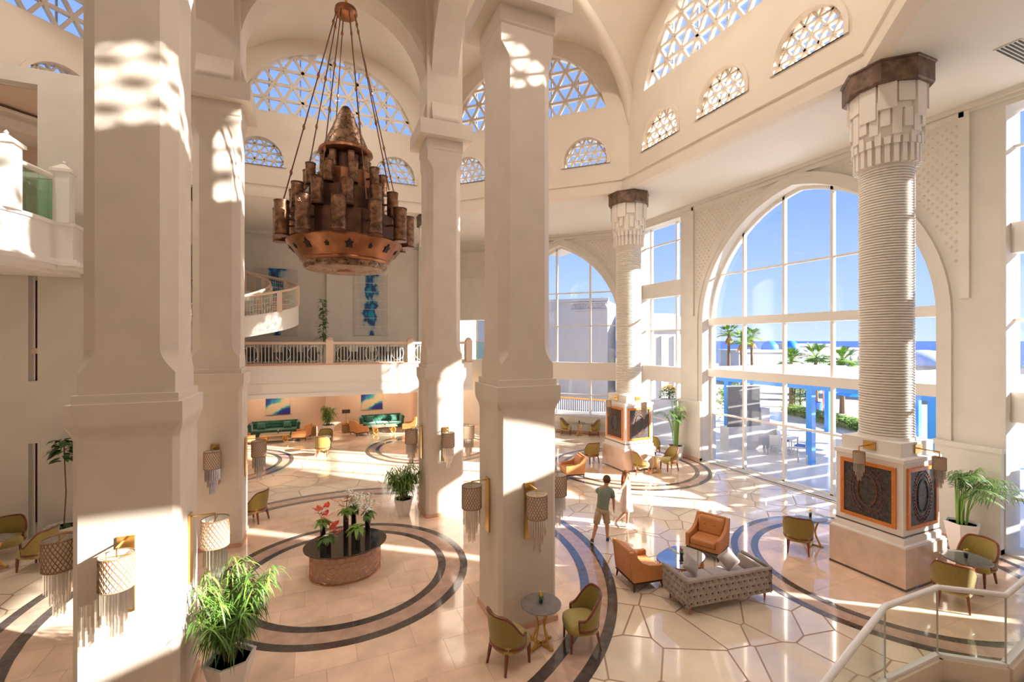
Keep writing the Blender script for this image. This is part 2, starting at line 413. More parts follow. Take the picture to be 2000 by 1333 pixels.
# --- vault
def vz(t): return 15.0+4.45*math.sqrt(max(0, 1-(t/4.96)**2))**.92
vb = MB(); NT = 20; NR = 14
for k in range(8):
    th = k*PI/4; n = Vector((math.cos(th), math.sin(th), 0)); t = Vector((-n.y, n.x, 0)); rows = []
    for i in range(NR+1):
        r = OCT+.02-(OCT-.3)*i/NR; hw = r*T8
        rows.append([tuple(n*r+t*(hw*s)+Vector((0,0,vz(hw*s)))) for s in [math.sin(PI/2*(j/NT)) if False else j/NT for j in range(-NT,NT+1)]])
    vb.loft(rows, cap=False, closed=False)
me = vb.mesh('ceiling_vault', VAULT, True)
vault = bpy.data.objects.new('ceiling_vault', me); COL.objects.link(vault); struct(vault, 'ribbed groin vault over the octagonal hall', 'ceiling')
for k in range(8):
    a = PI/8+k*PI/4; rb = MB(); pts = []; rad = []
    for i in range(25):
        r = (OCT/math.cos(PI/8))*(1-.66*i/24)-.02; t = r*math.sin(PI/8); pts.append((r*math.cos(a), r*math.sin(a), vz(t)-.02)); rad.append(.17+.12*(1-i/24))
    pts.insert(0, (pts[0][0], pts[0][1], 14.75)); rad.insert(0, .03)
    rb.tube(pts, .2, 12, rad).build('rib', VAULT, vault, smooth=True)

lamp_ring = MB().lathe([(.27,-.02),(.33,-.02),(.33,.12),(.27,.12)], 20, cap=False).mesh('fill_lamp_ring', FRAME)  # housing rings made up to go with the added fill lamps
for (x_, y_, z_, e_) in FILL_LAMPS: inst('fill_lamp_ring', lamp_ring, vault, (x_, y_, z_))
# --- four great pillars and the arches above them
def sq(h, c, z):
    c = max(c, .0015); return [(h-c,-h,z),(h,-h+c,z),(h,h-c,z),(h-c,h,z),(-h+c,h,z),(-h,h-c,z),(-h,-h+c,z),(-h+c,-h,z)]
def ease(x): return x*x*(3-2*x)
P = [(.62,.002,0),(.62,.002,.10),(.595,.002,.101)]
pil = MB()
prof = [(.595,.075,.101),(.595,.075,4.04)]
for i in range(1,9): s = i/8; prof.append((.595+.055*ease(s), .075*math.cos(s*PI/2), 4.04+.26*s))
prof += [(.65,0,4.31),(.65,0,4.55),(.592,0,4.551),(.592,0,4.67),(.542,0,4.671),(.542,0,4.96)]
for i in range(1,11): s = i/10; prof.append((.542, .18*math.sin(s*PI/2), 4.96+.34*s))
prof += [(.542,.18,10.62)]
for i in range(1,11): s = i/10; prof.append((.542, .18*math.cos(s*PI/2), 10.62+.36*s))
prof += [(.542,0,11.0),(.542,0,11.30),(.57,0,11.34),(.57,0,11.65)]
pil.loft([sq(*p) for p in prof])
pme = pil.mesh('shaft', PILLAR, False)
skm = MB().bb(-.615,.615,-.615,.615,0,.10).mesh('skirting', SKIRT)
capm = MB().loft([sq(.82,0,11.65), sq(.82,0,12.10)]).mesh('capital', PILLAR)
PIL = {'P1':(-S3,-S3),'P2':(S3,-S3),'P3':(-S3,S3),'P4':(S3,S3)}
plab = {'P1':'massive square plaster pillar at the left, nearest to the viewer','P2':'square plaster pillar standing behind the small round table and two olive chairs',
        'P3':'square plaster pillar partly behind the nearest pillar at left','P4':'square plaster pillar beside the white pot behind the oval table'}
for k, (x,y) in PIL.items():
    t = thing('pillar', plab[k], 'pillar', (x,y,0), 0, 'four great pillars', 'structure')
    inst('shaft', pme, t); inst('skirting', skm, t); inst('capital', capm, t)
# arcade walls between pillars
def horseshoe(n=40):
    zc, r = 13.2, 2.52; z0 = 12.1; a0 = math.asin((z0-zc)/r)
    return [(r*math.cos(a0+(PI-2*a0)*k/n), zc+r*1.0*math.sin(a0+(PI-2*a0)*k/n)) for k in range(n+1)]
hs = horseshoe()
for i, (org, h, nm, vv) in enumerate([((0,-S3,0),(1,0,0),'south',0),((0,S3,0),(1,0,0),'north',0),((-S3,0,0),(0,1,0),'west',0),((S3,0,0),(0,1,0),'east',0)]):
    M = frame_m(org, h); W = S3-.40
    outer = [(W,12.1)]+[(W,20.2),(-W,20.2),(-W,12.1)]+[(p[0],p[1]) for p in reversed(hs)]
    o = sheet('wall_arcade_'+nm, outer, [], .74, M @ Matrix.Translation((0,0,-.37)), PILLAR)
    struct(o, 'plaster wall with round horseshoe arch on the %s side of the pillar square' % nm, 'wall')
    big = [(p[0]*1.0, p[1]) for p in hs]
    ring_o = [(p[0]*1.09, 13.2+(p[1]-13.2)*1.09) for p in hs]
    for sg in (-1,1):
        band = sheet('archivolt', [p for p in ring_o]+[p for p in reversed(big)], [], .05, M @ Matrix.Translation((0,0,.37 if sg > 0 else -.42)), PILLAR, o)
bm_ = MB().bb(-.56,.56,-.56,.56,12.1,20.2).mesh('block', PILLAR)
for k, (x,y) in PIL.items():
    o = inst('wall_pier_block', bm_, None, (x,y,0)); struct(o, 'plaster pier above the capital of the %s' % {'P1':'nearest left pillar','P2':'pillar behind the round table','P3':'far left pillar','P4':'far right pillar'}[k], 'wall')
bb_ = MB().bb(-3.6,3.6,-3.6,3.6,20.2,20.4); struct(bb_.build('ceiling_lantern', VAULT), 'flat ceiling over the middle bay', 'ceiling')
# ------------------------------------------------------------------ window walls
STUD = mat('stud_panel', (.74,.65,.54), .7)
def window_wall(name, lab, M, half, aw, sill, zs, rise, mulls, hbars, beams, narrow=None, plinth=True, panes=True, arch_label='', doors=False, hl=None, extra=[]):
    hl = -half if hl is None else hl
    """M: local x along the wall, y up, z outward; inner face at z=0"""
    A = arch(aw, max(sill,.03), zs, rise, 18); holes = [A]; nar = []
    if narrow:
        for s in (-1,1):
            r_ = rect(min(s*narrow[0],s*narrow[1]), max(s*narrow[0],s*narrow[1]), .05, narrow[2]); holes.append(r_); nar.append(r_)
    holes += extra
    w = struct(sheet(name, rect(hl, half, 0, CEILZ), holes, .75, M, PLASTER), lab)
    # archivolt mouldings
    for (o0, o1, d, d2) in ((.0,.24,.06,0),(.24,.36,.12,.0)):
        big = arch(aw+o1, max(sill,.03)-(.0 if sill < .1 else o1), zs, rise+o1*1.15, 18); sm = arch(aw+o0+.002, max(sill,.03)-.01, zs, rise+o0*1.15, 18)
        if sill < .1: sm = arch(aw+o0+.002, .02, zs, rise+o0*1.15, 18); big = arch(aw+o1, .0, zs, rise+o1*1.15, 18)
        sheet('archivolt', big, [sm], d, M @ Matrix.Translation((0,0,-d)), PLASTER, w)
    # spandrel frame + studs
    fr = MB(); px = aw+.62; zt = CEILZ-.30
    cl_ = lambda a: max(hl+.02, min(half-.02, a))
    fr.bb(cl_(-px), cl_(px), zt, zt+.14, -.10, 0, M)
    for s in (-1,1):
        if hl < s*px < half: fr.bb(s*px-.11, s*px+.11, 6.55, zt+.14, -.10, 0, M)
    fr.build('spandrel_frame', PLASTER, w)
    st = MB(); big = arch(aw+.55, 0, zs, rise+.62, 18); dz = .21; row = 0; z = 6.8
    while z < zt-.1:
        x = -px+.2+(dz/2 if row%2 else 0)
        while x < px-.18:
            if hl+.1 < x < half-.1 and not clip(rect(x-.01,x+.01,z-.01,z+.01), big): st.add([(x-.055,z,-.001),(x,z-.055,-.001),(x+.055,z,-.001),(x,z+.055,-.001),(x,z,-.045)], [(0,1,4),(1,2,4),(2,3,4),(3,0,4)], M)
            x += dz
        z += dz*.62; row += 1
    st.build('studs', STUD, w, kind='stuff')
    # crown moulding
    MB().bb(hl, half, CEILZ-.13, CEILZ-.001, -.16, 0, M).bb(hl, half, CEILZ-.22, CEILZ-.13, -.08, 0, M).build('crown', PLASTER, w)
    if plinth:
        pl_ = MB()
        for s in (-1,1):
            a, b = aw+.02, (narrow[0]-.02 if narrow else half)
            x0, x1 = min(s*a,s*b), max(s*a,s*b)
            pl_.bb(x0, x1, 0, 2.55, -.18, .0, M).bb(x0-.03, x1+.03, 2.55, 2.68, -.22, .0, M)
        pl_.build('pier_plinth', PLASTER, w)
        MB().bb(aw+.02, (narrow[0]-.02 if narrow else half), 0, .12, -.20, 0, M).bb(-(narrow[0]-.02 if narrow else half), -aw-.02, 0, .12, -.20, 0, M).build('skirting', SKIRT, w)
    # the arched window
    G = .50
    def glaze(shape, label, x0, x1, z0, z1, ms, hs_, bs):
        wd = new_window(label); ms = sorted(ms); hs_ = sorted(hs_)
        for m in ms:
            p = clip(rect(m-.05, m+.05, z0, z1+1), shape)
            if len(p) > 2: MB().prism(p, G-.07, G+.07, M).build('mullion', FRAME, wd)
        for hh in hs_:
            p = clip(rect(x0-1, x1+1, hh-.035, hh+.035), shape)
            if len(p) > 2: MB().prism(p, G-.06, G+.06, M).build('glazing_bar', FRAME, wd)
        for (a, b) in bs:
            p = clip(rect(x0-1, x1+1, a, b), shape)
            MB().prism(p, G-.24, G+.16, M).build('beam', FRAME, wd)
        cut = sorted(hs_+[k for b in bs for k in b]); zz = [z0]+cut+[z1+.5]; xx = [x0]+ms+[x1]
        for i in range(len(xx)-1):
            for j in range(len(zz)-1):
                if any(abs(zz[j]-b[0]) < 1e-6 for b in bs): continue
                p = clip(rect(xx[i]+.02, xx[i+1]-.02, zz[j]+.02, zz[j+1]-.02), shape)
                if len(p) > 2 and abs(area(p)) > .03: MB().prism(p, G-.006, G+.006, M).build('pane', GLASS, wd)
        ed = MB(); n = len(shape); inner_ = [(x*(1-.07/aw), z-.05 if z > z0+.1 else z+.05) for x, z in shape]
        return wd
    wd = glaze(A, arch_label, -aw, aw, max(sill,.03), zs+rise, mulls, hbars, beams)
    sm = arch(aw-.10, max(sill,.03)+.04, zs, rise-.12, 18)
    sheet('frame', A, [sm], .14, M @ Matrix.Translation((0,0,G-.07)), FRAME, wd)
    if doors:
        hd = MB()
        for x in (-.26, .06, 1.4): hd.bb(x, x+.03, .9, 1.25, G-.14, G-.10, M)
        hd.build('door_handle', mat('steel',(.5,.5,.5),.3,metal=1), wd)
    for r_, sl in zip(nar, ('left','right')):
        x0, x1 = r_[0][0], r_[1][0]; c = (x0+x1)/2
        glaze(r_, 'tall narrow window crossed by two thick beams, beside the %s' % ('far pier of the sea-view arch' if (x0 > 0) == (narrow[3] > 0) else 'near pier of the sea-view arch'), x0, x1, .05, narrow[2], [x0+.35, x0+.75, x1-.45] if True else [], [5.95, 10.4, 1.35], [(7.65,8.42),(3.33,4.10)])
    return w
# east: local x must run so that x cross up = +X outward -> h=(0,1,0): h x z = (1,0,0)
ME = frame_m((EW,0,0), (0,1,0))
wall_e = window_wall('wall_east', 'cream wall with the tall pointed window arch looking on the sea', ME, 9.75, 4.25, 0, 6.1, 5.0, [2.5,.7,-1.1,-2.9], [8.33,2.15], [(6.10,6.42),(3.80,4.15)], narrow=(5.65,8.75,11.35,1), arch_label='great pointed arched window with white mullions looking out to the sea', doors=True)
MNE = frame_m((DIAGW*q, DIAGW*q, 0), (-q, q, 0))
MSE = frame_m((DIAGW*q, -DIAGW*q, 0), (q, q, 0))
window_wall('wall_northeast', 'cream wall with arched window above a low sill at the far corner', MNE, 7.9, 3.55, 1.0, 6.1, 5.0, [-1.75,.3,2.35], [8.27,6.29,2.2], [(3.10,4.12)], plinth=False, arch_label='arched window over a low sill facing the white neighbouring building', hl=-3.85, extra=[rect(4.95,7.2,4.2,6.75)])
SEA_ = [(x-2.3, z) for x, z in arch(5.0, 8.42, 8.43, 2.75, 16)]
wse = struct(sheet('wall_southeast', rect(-9.5, 3.85, 0, CEILZ), [SEA_], .75, MSE, PLASTER), 'cream wall with a high arched window to the right of the camera')
wds = new_window('high arched window in the wall to the right of the camera')
for m_ in (-5.4,-3.5,-1.6,.3,2.0): MB().prism(clip(rect(m_-.05,m_+.05,8.3,12), SEA_), .43, .57, MSE).build('mullion', FRAME, wds)
MB().prism(SEA_, .494, .506, MSE).build('pane', GLASS, wds)
struct(MB().bb(-16.3, -15.9, -16.2, 18.8, 0, CEILZ).build('wall_west', PLASTER), 'plain cream wall closing the hall on the left, out of view')
struct(MB().bb(-16.3, 9.0, -16.2, -15.9, 0, CEILZ).build('wall_south', PLASTER), 'plain cream wall behind the camera')
o = MB()
for s in (-3.85, 3.85): pass
MB().bb(-4.6, 4.9, 0, .14, -.03, -.001, MNE).build('baseboard_northeast', SKIRT); struct(bpy.data.objects['baseboard_northeast'], 'peach skirting below the arched window at the far corner', 'skirting')
wo = new_window('opening with green glass railing in the wall between the two middle pillars')
MB().bb(4.95,7.2,4.2,5.35,.1,.115,MNE).build('glass_railing', GREENGLASS, wo); MB().bb(4.95,7.2,5.33,5.38,.09,.125,MNE).build('rail', FRAME, wo)
MB().bb(5.6,5.68,4.2,6.75,.3,.4,MNE).build('mullion', FRAME, wo)
sd = MB()
for r_ in range(10):
    for c_ in range(14):
        x = 4.5+c_*.21+(.105 if r_%2 else 0); z = 9.65+r_*.13; sd.add([(x-.055,z,-.001),(x,z-.055,-.001),(x+.055,z,-.001),(x,z+.055,-.001),(x,z,-.045)], [(0,1,4),(1,2,4),(2,3,4),(3,0,4)], MNE)
sd.build('studs', STUD, bpy.data.objects['wall_northeast'], kind='stuff'); MB().bb(4.3,7.6,9.35,9.45,-.08,0,MNE).bb(4.3,7.6,11.0,11.1,-.08,0,MNE).build('frieze_moulding', PLASTER, bpy.data.objects['wall_northeast'])

# ------------------------------------------------------------------ round ribbed columns
COLW = mat('column_white', (.84,.79,.72), .55)
pf = [(.545,3.12),(.545,3.20)]
z = 3.22
while z < 9.42: pf += [(.485,z),(.525,z+.012),(.53,z+.035),(.52,z+.052)]; z += .062
shaft_me = MB().lathe(pf+[(.50,9.5)], 40).mesh('ribbed_shaft', COLW, True)
capb = MB(); capb.lathe([(.50,9.44),(.55,9.5),(.57,10.0),(.64,10.1),(.66,11.2)], 32)
core_me = capb.mesh('capital_core', COLW, True)
cs = MB()
for k in range(24):
    a = 2*PI*k/24; M = Matrix.Rotation(a,4,'Z')
    cs.bb(.54,.635,-.045,.045, 9.46, 9.86, M)
    cs.bb(.56,.665,-.06,.06, 9.86+.0, 10.02+(.12 if k%2 else .0), M)
for k in range(20):
    a = 2*PI*(k+.5)/20; M = Matrix.Rotation(a,4,'Z'); cs.bb(.58,.685+(.02 if k%2 else 0),-.085,.085, 10.06+[.0,.14,.05,.2][k%4], 10.62+[.1,0,.2,.05][k%4], M)
for k in range(12):
    a = 2*PI*k/12; M = Matrix.Rotation(a,4,'Z'); cs.bb(.6,.70+[.02,.05,.0][k%3],-.17,.17, 10.45+[.0,.18,.32][k%3], 11.22, M)
step_me = cs.mesh('stepped_capital', COLW)
o8 = lambda r,z: [(r/math.cos(PI/8)*math.cos(PI/8+k*PI/4), r/math.cos(PI/8)*math.sin(PI/8+k*PI/4), z) for k in range(8)]
brz_me = MB().loft([o8(.78,11.2),o8(.80,11.24),o8(.80,11.66),o8(.83,11.67),o8(.83,11.705)]).mesh('bronze_collar', BRONZE)
def sqb(h, z): return [(-h,-h,z),(h,-h,z),(h,h,z),(-h,h,z)]
ped_me = MB().loft([sqb(h,z) for h,z in ((.78,0),(.78,.93),(.73,.95),(.73,1.06),(.70,1.08),(.70,2.70),(.735,2.72),(.735,2.80),(.62,2.82),(.62,3.13))]).mesh('pedestal', WHITE)
PEDST = mat('pedestal_stone', (.80,.62,.50), .15, var=.12, scale=3, coat=.3)
base_me = MB().loft([sqb(.80,.0),sqb(.80,.90)]).mesh('pedestal_base', PEDST)
line_me = MB().loft([sqb(.805,.0),sqb(.805,.05)]).mesh('dark_plinth_line', DARK)
line2_me = MB().loft([sqb(.712,1.105),sqb(.712,1.13)]).mesh('groove', DARK)
ORANGE = mat('orange_wood', (.72,.24,.05), .35, var=.15, scale=12)
SLATE = mat('slate_relief', (.085,.075,.075), .45, metal=.3, var=.6, scale=14, bump=.5, bscale=30)
COPPER = mat('copper_relief', (.22,.10,.06), .45, metal=.6, var=.4, scale=20)
def panel_parts(t, rz, kind):
    e = thing('relief_panel', None, None); e.parent = t; e.rotation_euler = (0,0,rz)
    # local: face at y=-.70
    f = MB(); y0, y1 = -.745, -.70
    f.bb(-.58,.58,y0,y1,1.26,1.34).bb(-.58,.58,y0,y1,2.52,2.60).bb(-.58,-.50,y0,y1,1.34,2.52).bb(.50,.58,y0,y1,1.34,2.52)
    f.build('panel_frame', ORANGE, e)
    MB().bb(-.50,.50,-.722,-.70,1.34,2.52).build('slate_panel', SLATE, e)
    el = [(.20*math.cos(2*PI*k/32), -.728, 1.95+.36*math.sin(2*PI*k/32)) for k in range(32)]
    MB().tube(el, .02, 6, closed=True).build('oval_relief', COPPER if kind else SLATE, e)
    d = MB()
    for k in range(40):
        a = 2*PI*k/40
        for r_ in (.30,.36): d.box((r_*math.cos(a), -.726, 1.95+r_*1.55*math.sin(a)), (.03,.02,.04))
    d.build('relief_studs', COPPER, e, kind='stuff')
COLS = {'C2':(11.8,-4.9),'C1':(11.8,4.9),'C3':(4.9,11.8),'C4':(-4.9,11.8),}
clab = {'C2':'ribbed white round column on panelled pedestal at the right, nearest to the sea window','C1':'ribbed white round column on panelled pedestal beside the tall palm, farther back',
        'C3':'ribbed white round column half hidden behind the far square pillar','C4':'ribbed white round column hidden behind the left square pillars'}
for k, (x,y) in COLS.items():
    t = thing('column', clab[k], 'column', (x,y,0), 0, 'ribbed round columns', 'structure')
    inst('ribbed_shaft', shaft_me, t); inst('capital_core', core_me, t); inst('stepped_capital', step_me, t); inst('bronze_collar', brz_me, t)
    inst('pedestal', ped_me, t); inst('pedestal_base', base_me, t); inst('dark_plinth_line', line_me, t); inst('groove', line2_me, t)
    if k in ('C1','C2'):
        panel_parts(t, 0, 1 if k == 'C1' else 0); panel_parts(t, -PI/2, 0 if k == 'C1' else 1)
# ------------------------------------------------------------------ north side: lounge wall, mezzanine
NB = 18.5
wn_ = struct(MB().bb(-16, 9.5, NB, NB+.3, 0, CEILZ).build('wall_north', PLASTER), 'cream back wall behind the green sofas and the mezzanine')
LW = mat('lounge_wall_paint', (.74,.56,.44), .7)
pr_ = MB()
for x, w in ((-5.2,.9),(.35,.8),(5.9,.9)): pr_.bb(x-w/2, x+w/2, NB-.28, NB, 4.16, CEILZ)
pr_.build('pilaster', PLASTER, wn_)
MB().bb(-16, 9.5, NB-.012, NB, 0.0, 2.9).build('lower_wall_facing', LW, wn_)
for x in (-5.2,.35,5.9): MB().bb(x-.45, x+.45, NB-.35, NB-.012, 0.0, 2.9).build('lower_pilaster', LW, wn_)
MB().bb(-16,9.5,NB-.14,NB,CEILZ-.2,CEILZ).bb(-16,9.5,NB-.08,NB,CEILZ-.5,CEILZ-.4).build('crown', PLASTER, wn_)
MY = 15.55
mz = struct(MB().bb(-16, 8.2, MY+.30, NB, 3.88, 4.14).build('floor_mezzanine', WHITE), 'mezzanine floor slab across the back of the hall', 'floor')
MB().bb(-16, 8.2, MY, MY+.30, 2.40, 4.10).bb(-16, 8.2, MY-.06, MY+.3, 2.40, 2.62).bb(-16,8.2,MY-.03,MY,3.1,3.16).build('fascia', WHITE, mz)
MB().bb(-16, 8.2, MY+.3, NB, 3.6, 3.86).build('soffit', LW, mz)
MB().bb(-16, 8.2, MY-.05, MY+.36, 4.10, 4.17).build('coping', SKIRT, mz)
# railing
RAILW = mat('peach_rail_paint', (.80,.62,.49), .4)
rl = thing('mezzanine_railing', 'peach mezzanine railing with wrought balusters and round-topped posts', 'railing', (0,MY+.15,4.17))
for x in (-9.0,-4.5,.05,4.45,8.0):
    MB().bb(x-.19,x+.19,-.19,.19,0,1.30).lathe([(.19,1.30),(.17,1.37),(.10,1.43),(.02,1.45)], 16, (x,0,0)).build('newel_post', RAILW, rl, smooth=True)
for a, b in ((-9.0,-4.5),(-4.5,.05),(.05,4.45),(4.45,8.0)):
    MB().bb(a+.19,b-.19,-.09,.09,1.05,1.18).bb(a+.19,b-.19,-.05,.05,.0,.05).build('handrail', RAILW, rl)
    bl = MB(); n = int((b-a-.4)/.17)
    for k in range(n+1):
        x = a+.25+k*(b-a-.5)/n; bl.bb(x-.019,x+.019,-.013,.013,.05,1.05)
    bl.build('balusters', mat('pale_iron',(.70,.70,.62),.4), rl, kind='stuff')
    sc_ = MB(); m = 3
    for k in range(m):
        cx = a+(b-a)*(k+.5)/m; MB().tube([(cx+.34*math.cos(2*PI*i/24), -.03, .55+.42*math.sin(2*PI*i/24)) for i in range(24)], .014, 6, closed=True).build('scroll_ring', mat('pale_iron',(.70,.70,.62),.4), rl)
# ------------------------------------------------------------------ spiral stair going up from the mezzanine at left
st = thing('spiral_staircase', 'curved white staircase with peach handrail sweeping above the mezzanine', 'staircase', (-4.6,15.3,0))
RO, RI = 3.05, 1.75
def spz(a): return 6.1+(a+PI/2)*1.0
def sp(r, a, z): return (r*math.cos(a), r*.62*math.sin(a)+.4, z)
A0, A1 = -PI*.88, PI*.85
for rad, nm in ((RO,'outer'),(RI,'inner')):
    N_ = 40; aa = [A0+(A1-A0)*k/N_ for k in range(N_+1)]
    zf = lambda a: 7.1+.60*a
    b = MB(); rings = []
    for a in aa:
        rings.append([sp(rad-.07,a,zf(a)-.75), sp(rad+.07,a,zf(a)-.75), sp(rad+.07,a,zf(a)+.25), sp(rad-.07,a,zf(a)+.25)])
    b.loft(rings).build('stringer', WHITE, st, smooth=True)
    MB().tube([sp(rad,a,zf(a)+1.22) for a in aa], .085, 8, flat=(.8,1.1)).build('handrail', RAILW, st, smooth=True)
    bl = MB()
    for k in range(0, 121):
        a = A0+(A1-A0)*k/120; bl.bar(sp(rad,a,zf(a)+.25), sp(rad,a,zf(a)+1.18), .02, .02)
    for h_ in (.5,.75,1.0): bl.tube([sp(rad,a,zf(a)+h_) for a in aa], .01, 4)
    bl.build('balusters', mat('pale_iron',(.70,.70,.62),.4), st, kind='stuff')
    for k in range(0, 9):
        a = A0+(A1-A0)*k/8; p = sp(rad,a,0); MB().bb(p[0]-.12,p[0]+.12,p[1]-.12,p[1]+.12,zf(a)+.2,zf(a)+1.2).build('post', RAILW, st)
n_t = 22
for k in range(n_t):
    a, a2 = A0+(A1-A0)*k/n_t, A0+(A1-A0)*(k+1)/n_t; z = zf(a)+.05
    MB().loft([[sp(RI,a,z-.1),sp(RO,a,z-.1),sp(RO,a2,z-.1),sp(RI,a2,z-.1)],[sp(RI,a,z),sp(RO,a,z),sp(RO,a2,z),sp(RI,a2,z)]]).build('tread', RAILW, st)
# ------------------------------------------------------------------ west block with balcony (left edge of the picture)
WY = 5.2
wb = struct(MB().bb(-7.66,-5.2,WY,WY+.35,0,12.85).bb(-12,-7.66,WY,WY+.35,12.42,12.85).bb(-12,-7.86,WY+.02,WY+.37,0,7.5).bb(-7.86,-7.66,WY+.02,WY+.3,4.05,4.3).bb(-7.86,-7.66,WY+.02,WY+.3,2.6,4.05).build('wall_west_block', PLASTER), 'tall plain cream wall with balcony opening at the left edge')
rc = MB().bb(-12.4,-7.3,WY+.35,WY+3.2,12.40,12.5).bb(-12.4,-7.3,WY+3.2,WY+3.4,7.2,12.5).build('recess', LW, wb)
MB().bb(-12,-7.3,WY+.35,WY+3.2,7.2,7.45).build('recess_floor', LW, wb)
sl = MB().bb(-9.5,-7.4,WY+1.5,WY+1.6,0,7.4); sl.build('slot_back', mat('dark_interior_tone',(.10,.055,.03),.6,var=.5,scale=3), wb)  # dark sheet painted in for the shaded interior beyond the slot
MB().bb(-7.9,-7.6,WY+.15,WY+.2,5.05,5.2).build('slot_rail', RAILW, wb)
bc = thing('balcony', 'white bow-fronted balcony with glass and carved posts high at the left edge', 'balcony', (-9.3,4.4,7.3))
def bow(off):
    pts = [(2.55+off,-.0-off*.5)]
    N_ = 20; cx, cy, r = .2, .15, 2.05+off
    pts = []
    for k in range(N_+1):
        a = -PI+.05+(PI-.1)*k/N_; pts.append((cx+r*math.cos(a), cy+r*1.3*math.sin(a)))
    return [(-4, .2-off)]+pts+[(2.62+off, .18-off*.5),(2.62+off,.8),(-4,.8)]
bl = MB()
for off, z0, z1 in ((.0,.28,1.22),(.10,-.02,.28),(.18,.10,.2),(-.06,-.12,0),(.05,1.18,1.27)):
    bl.prism(bow(off), z0, z1)
bl.build('parapet', WHITE, bc)
MB().prism(bow(-.14),1.27,1.2701).build('balcony_deck', RAILW, bc)
P_ = bow(-.06)[1:-2]
MB().tube([(x,y,2.45) for x,y in P_[:-1]], .09, 8, flat=(.7,1.2)).build('handrail', WHITE, bc, smooth=True)
MB().bar((1.45,.2,2.45),(2.4,.2,2.45),.16,.12).build('handrail', WHITE, bc)
g = MB()
for k in range(8,21): 
    a, b2 = P_[k], P_[k+1] if k+1 < len(P_) else P_[k]
    g.bar((a[0],a[1],1.85), (b2[0],b2[1],1.85), .012, 1.05)
g.build('glass_panel', GREENGLASS, bc)
MB().bb(1.5,2.35,.19,.21,1.3,2.35).build('glass_panel', GREENGLASS, bc)
def post(x, y, nm, h=1.35, w=.17):
    b = MB().bb(x-w,x+w,y-w,y+w,1.25,1.25+h).bb(x-w*1.3,x+w*1.3,y-w*1.3,y+w*1.3,1.25+h,1.25+h+.08)
    b.loft([[(x-w*1.2,y-w*1.2,1.33+h),(x+w*1.2,y-w*1.2,1.33+h),(x+w*1.2,y+w*1.2,1.33+h),(x-w*1.2,y+w*1.2,1.33+h)],[(x-.03,y-.03,1.5+h),(x+.03,y-.03,1.5+h),(x+.03,y+.03,1.5+h),(x-.03,y+.03,1.5+h)]])
    b.lathe([(.01,0),(.05,.04),(.01,.1)], 10, (x,y,1.49+h)); b.build('post', WHITE, bc)
post(2.42,.22,'e'); post(1.92,-1.2,'m',1.5,.2)
# lower fascia fragment at the far left edge
lf = MB()
for off, z0, z1 in ((0,3.2,4.1),(.12,2.55,3.2),(.2,2.8,3.0)): lf.prism([(-4+x*.9,y) for x,y in [(3.1+off,.9),(3.1+off,.3-off),(2.4,-.3-off),(1,-.6-off),(-1,-.6-off),(-1,.9)]], z0, z1)
lf.build('wall_lower_balcony', WHITE, loc=(-7.6,4.5,0)); struct(bpy.data.objects['wall_lower_balcony'], 'white curved lower balcony edge at the left border', 'wall')
# ------------------------------------------------------------------ stair landing with glass rail, bottom right
RAILC = mat('white_metal_rail', (.86,.83,.80), .25)
lp = [(4.3,-8.25),(6.73,-7.58),(8.05,-7.58),(8.70,-8.10),(9.9,-7.95)]
lpo = [(x,y) for x,y in lp]
land = MB(); poly = [(4.45,-8.35),(6.8,-7.72),(8.0,-7.72),(8.68,-8.25),(9.9,-8.1),(9.9,-11.2),(4.45,-11.2)]
land.prism(list(reversed(poly)), 0, .30); lo = struct(land.build('floor_landing', mat('landing_tile',(.74,.60,.47),.25,var=.08)), 'beige tiled stair landing at the bottom right corner', 'floor')
kb = MB()
for i in range(len(lp)-1):
    kb.bar((lp[i][0],lp[i][1],.30),(lp[i+1][0],lp[i+1][1],.30),.16,.60)
kb.build('kerb', mat('landing_kerb',(.72,.60,.48),.4), lo)
rg = thing('glass_railing', 'frameless glass railing with white handrail around the stair landing', 'railing', (0,0,0))
MB().tube([(x,y,1.65) for x,y in lp], .042, 10).build('handrail', RAILC, rg, smooth=True)
for i in range(len(lp)-1):
    a, b2 = Vector((*lp[i],0)), Vector((*lp[i+1],0)); d = (b2-a).normalized(); a2 = a+d*.015; b3 = b2-d*.015
    MB().bar((a2.x,a2.y,1.125),(b3.x,b3.y,1.125),.014,.99).build('glass_panel', RAILGLASS, rg)
    MB().bar((a.x,a.y,.625),(b2.x,b2.y,.625),.07,.05).build('base_channel', RAILC, rg)
for x,y in lp[1:4]: MB().lathe([(.012,.62),(.012,1.63)], 8, (x,y,0)).build('glass_joint', mat('steel',(.5,.5,.5),.3,metal=1), rg)
# ------------------------------------------------------------------ ceiling vents
for (u, x, y, a) in ((0, 13.6,-6.6,0),):
    v = thing('ceiling_vent', 'dark slotted air vent in the flat ceiling at upper right', 'vent', (x,y,CEILZ-.02), a)
    MB().bb(-.75,.75,-.22,.22,.0,.019).build('vent_frame', CEIL, v)
    for k in range(6): MB().bb(-.72,.72,-.19+k*.068,-.16+k*.068,-.012,.0).build('slat', mat('vent_dark',(.05,.045,.04),.6), v)
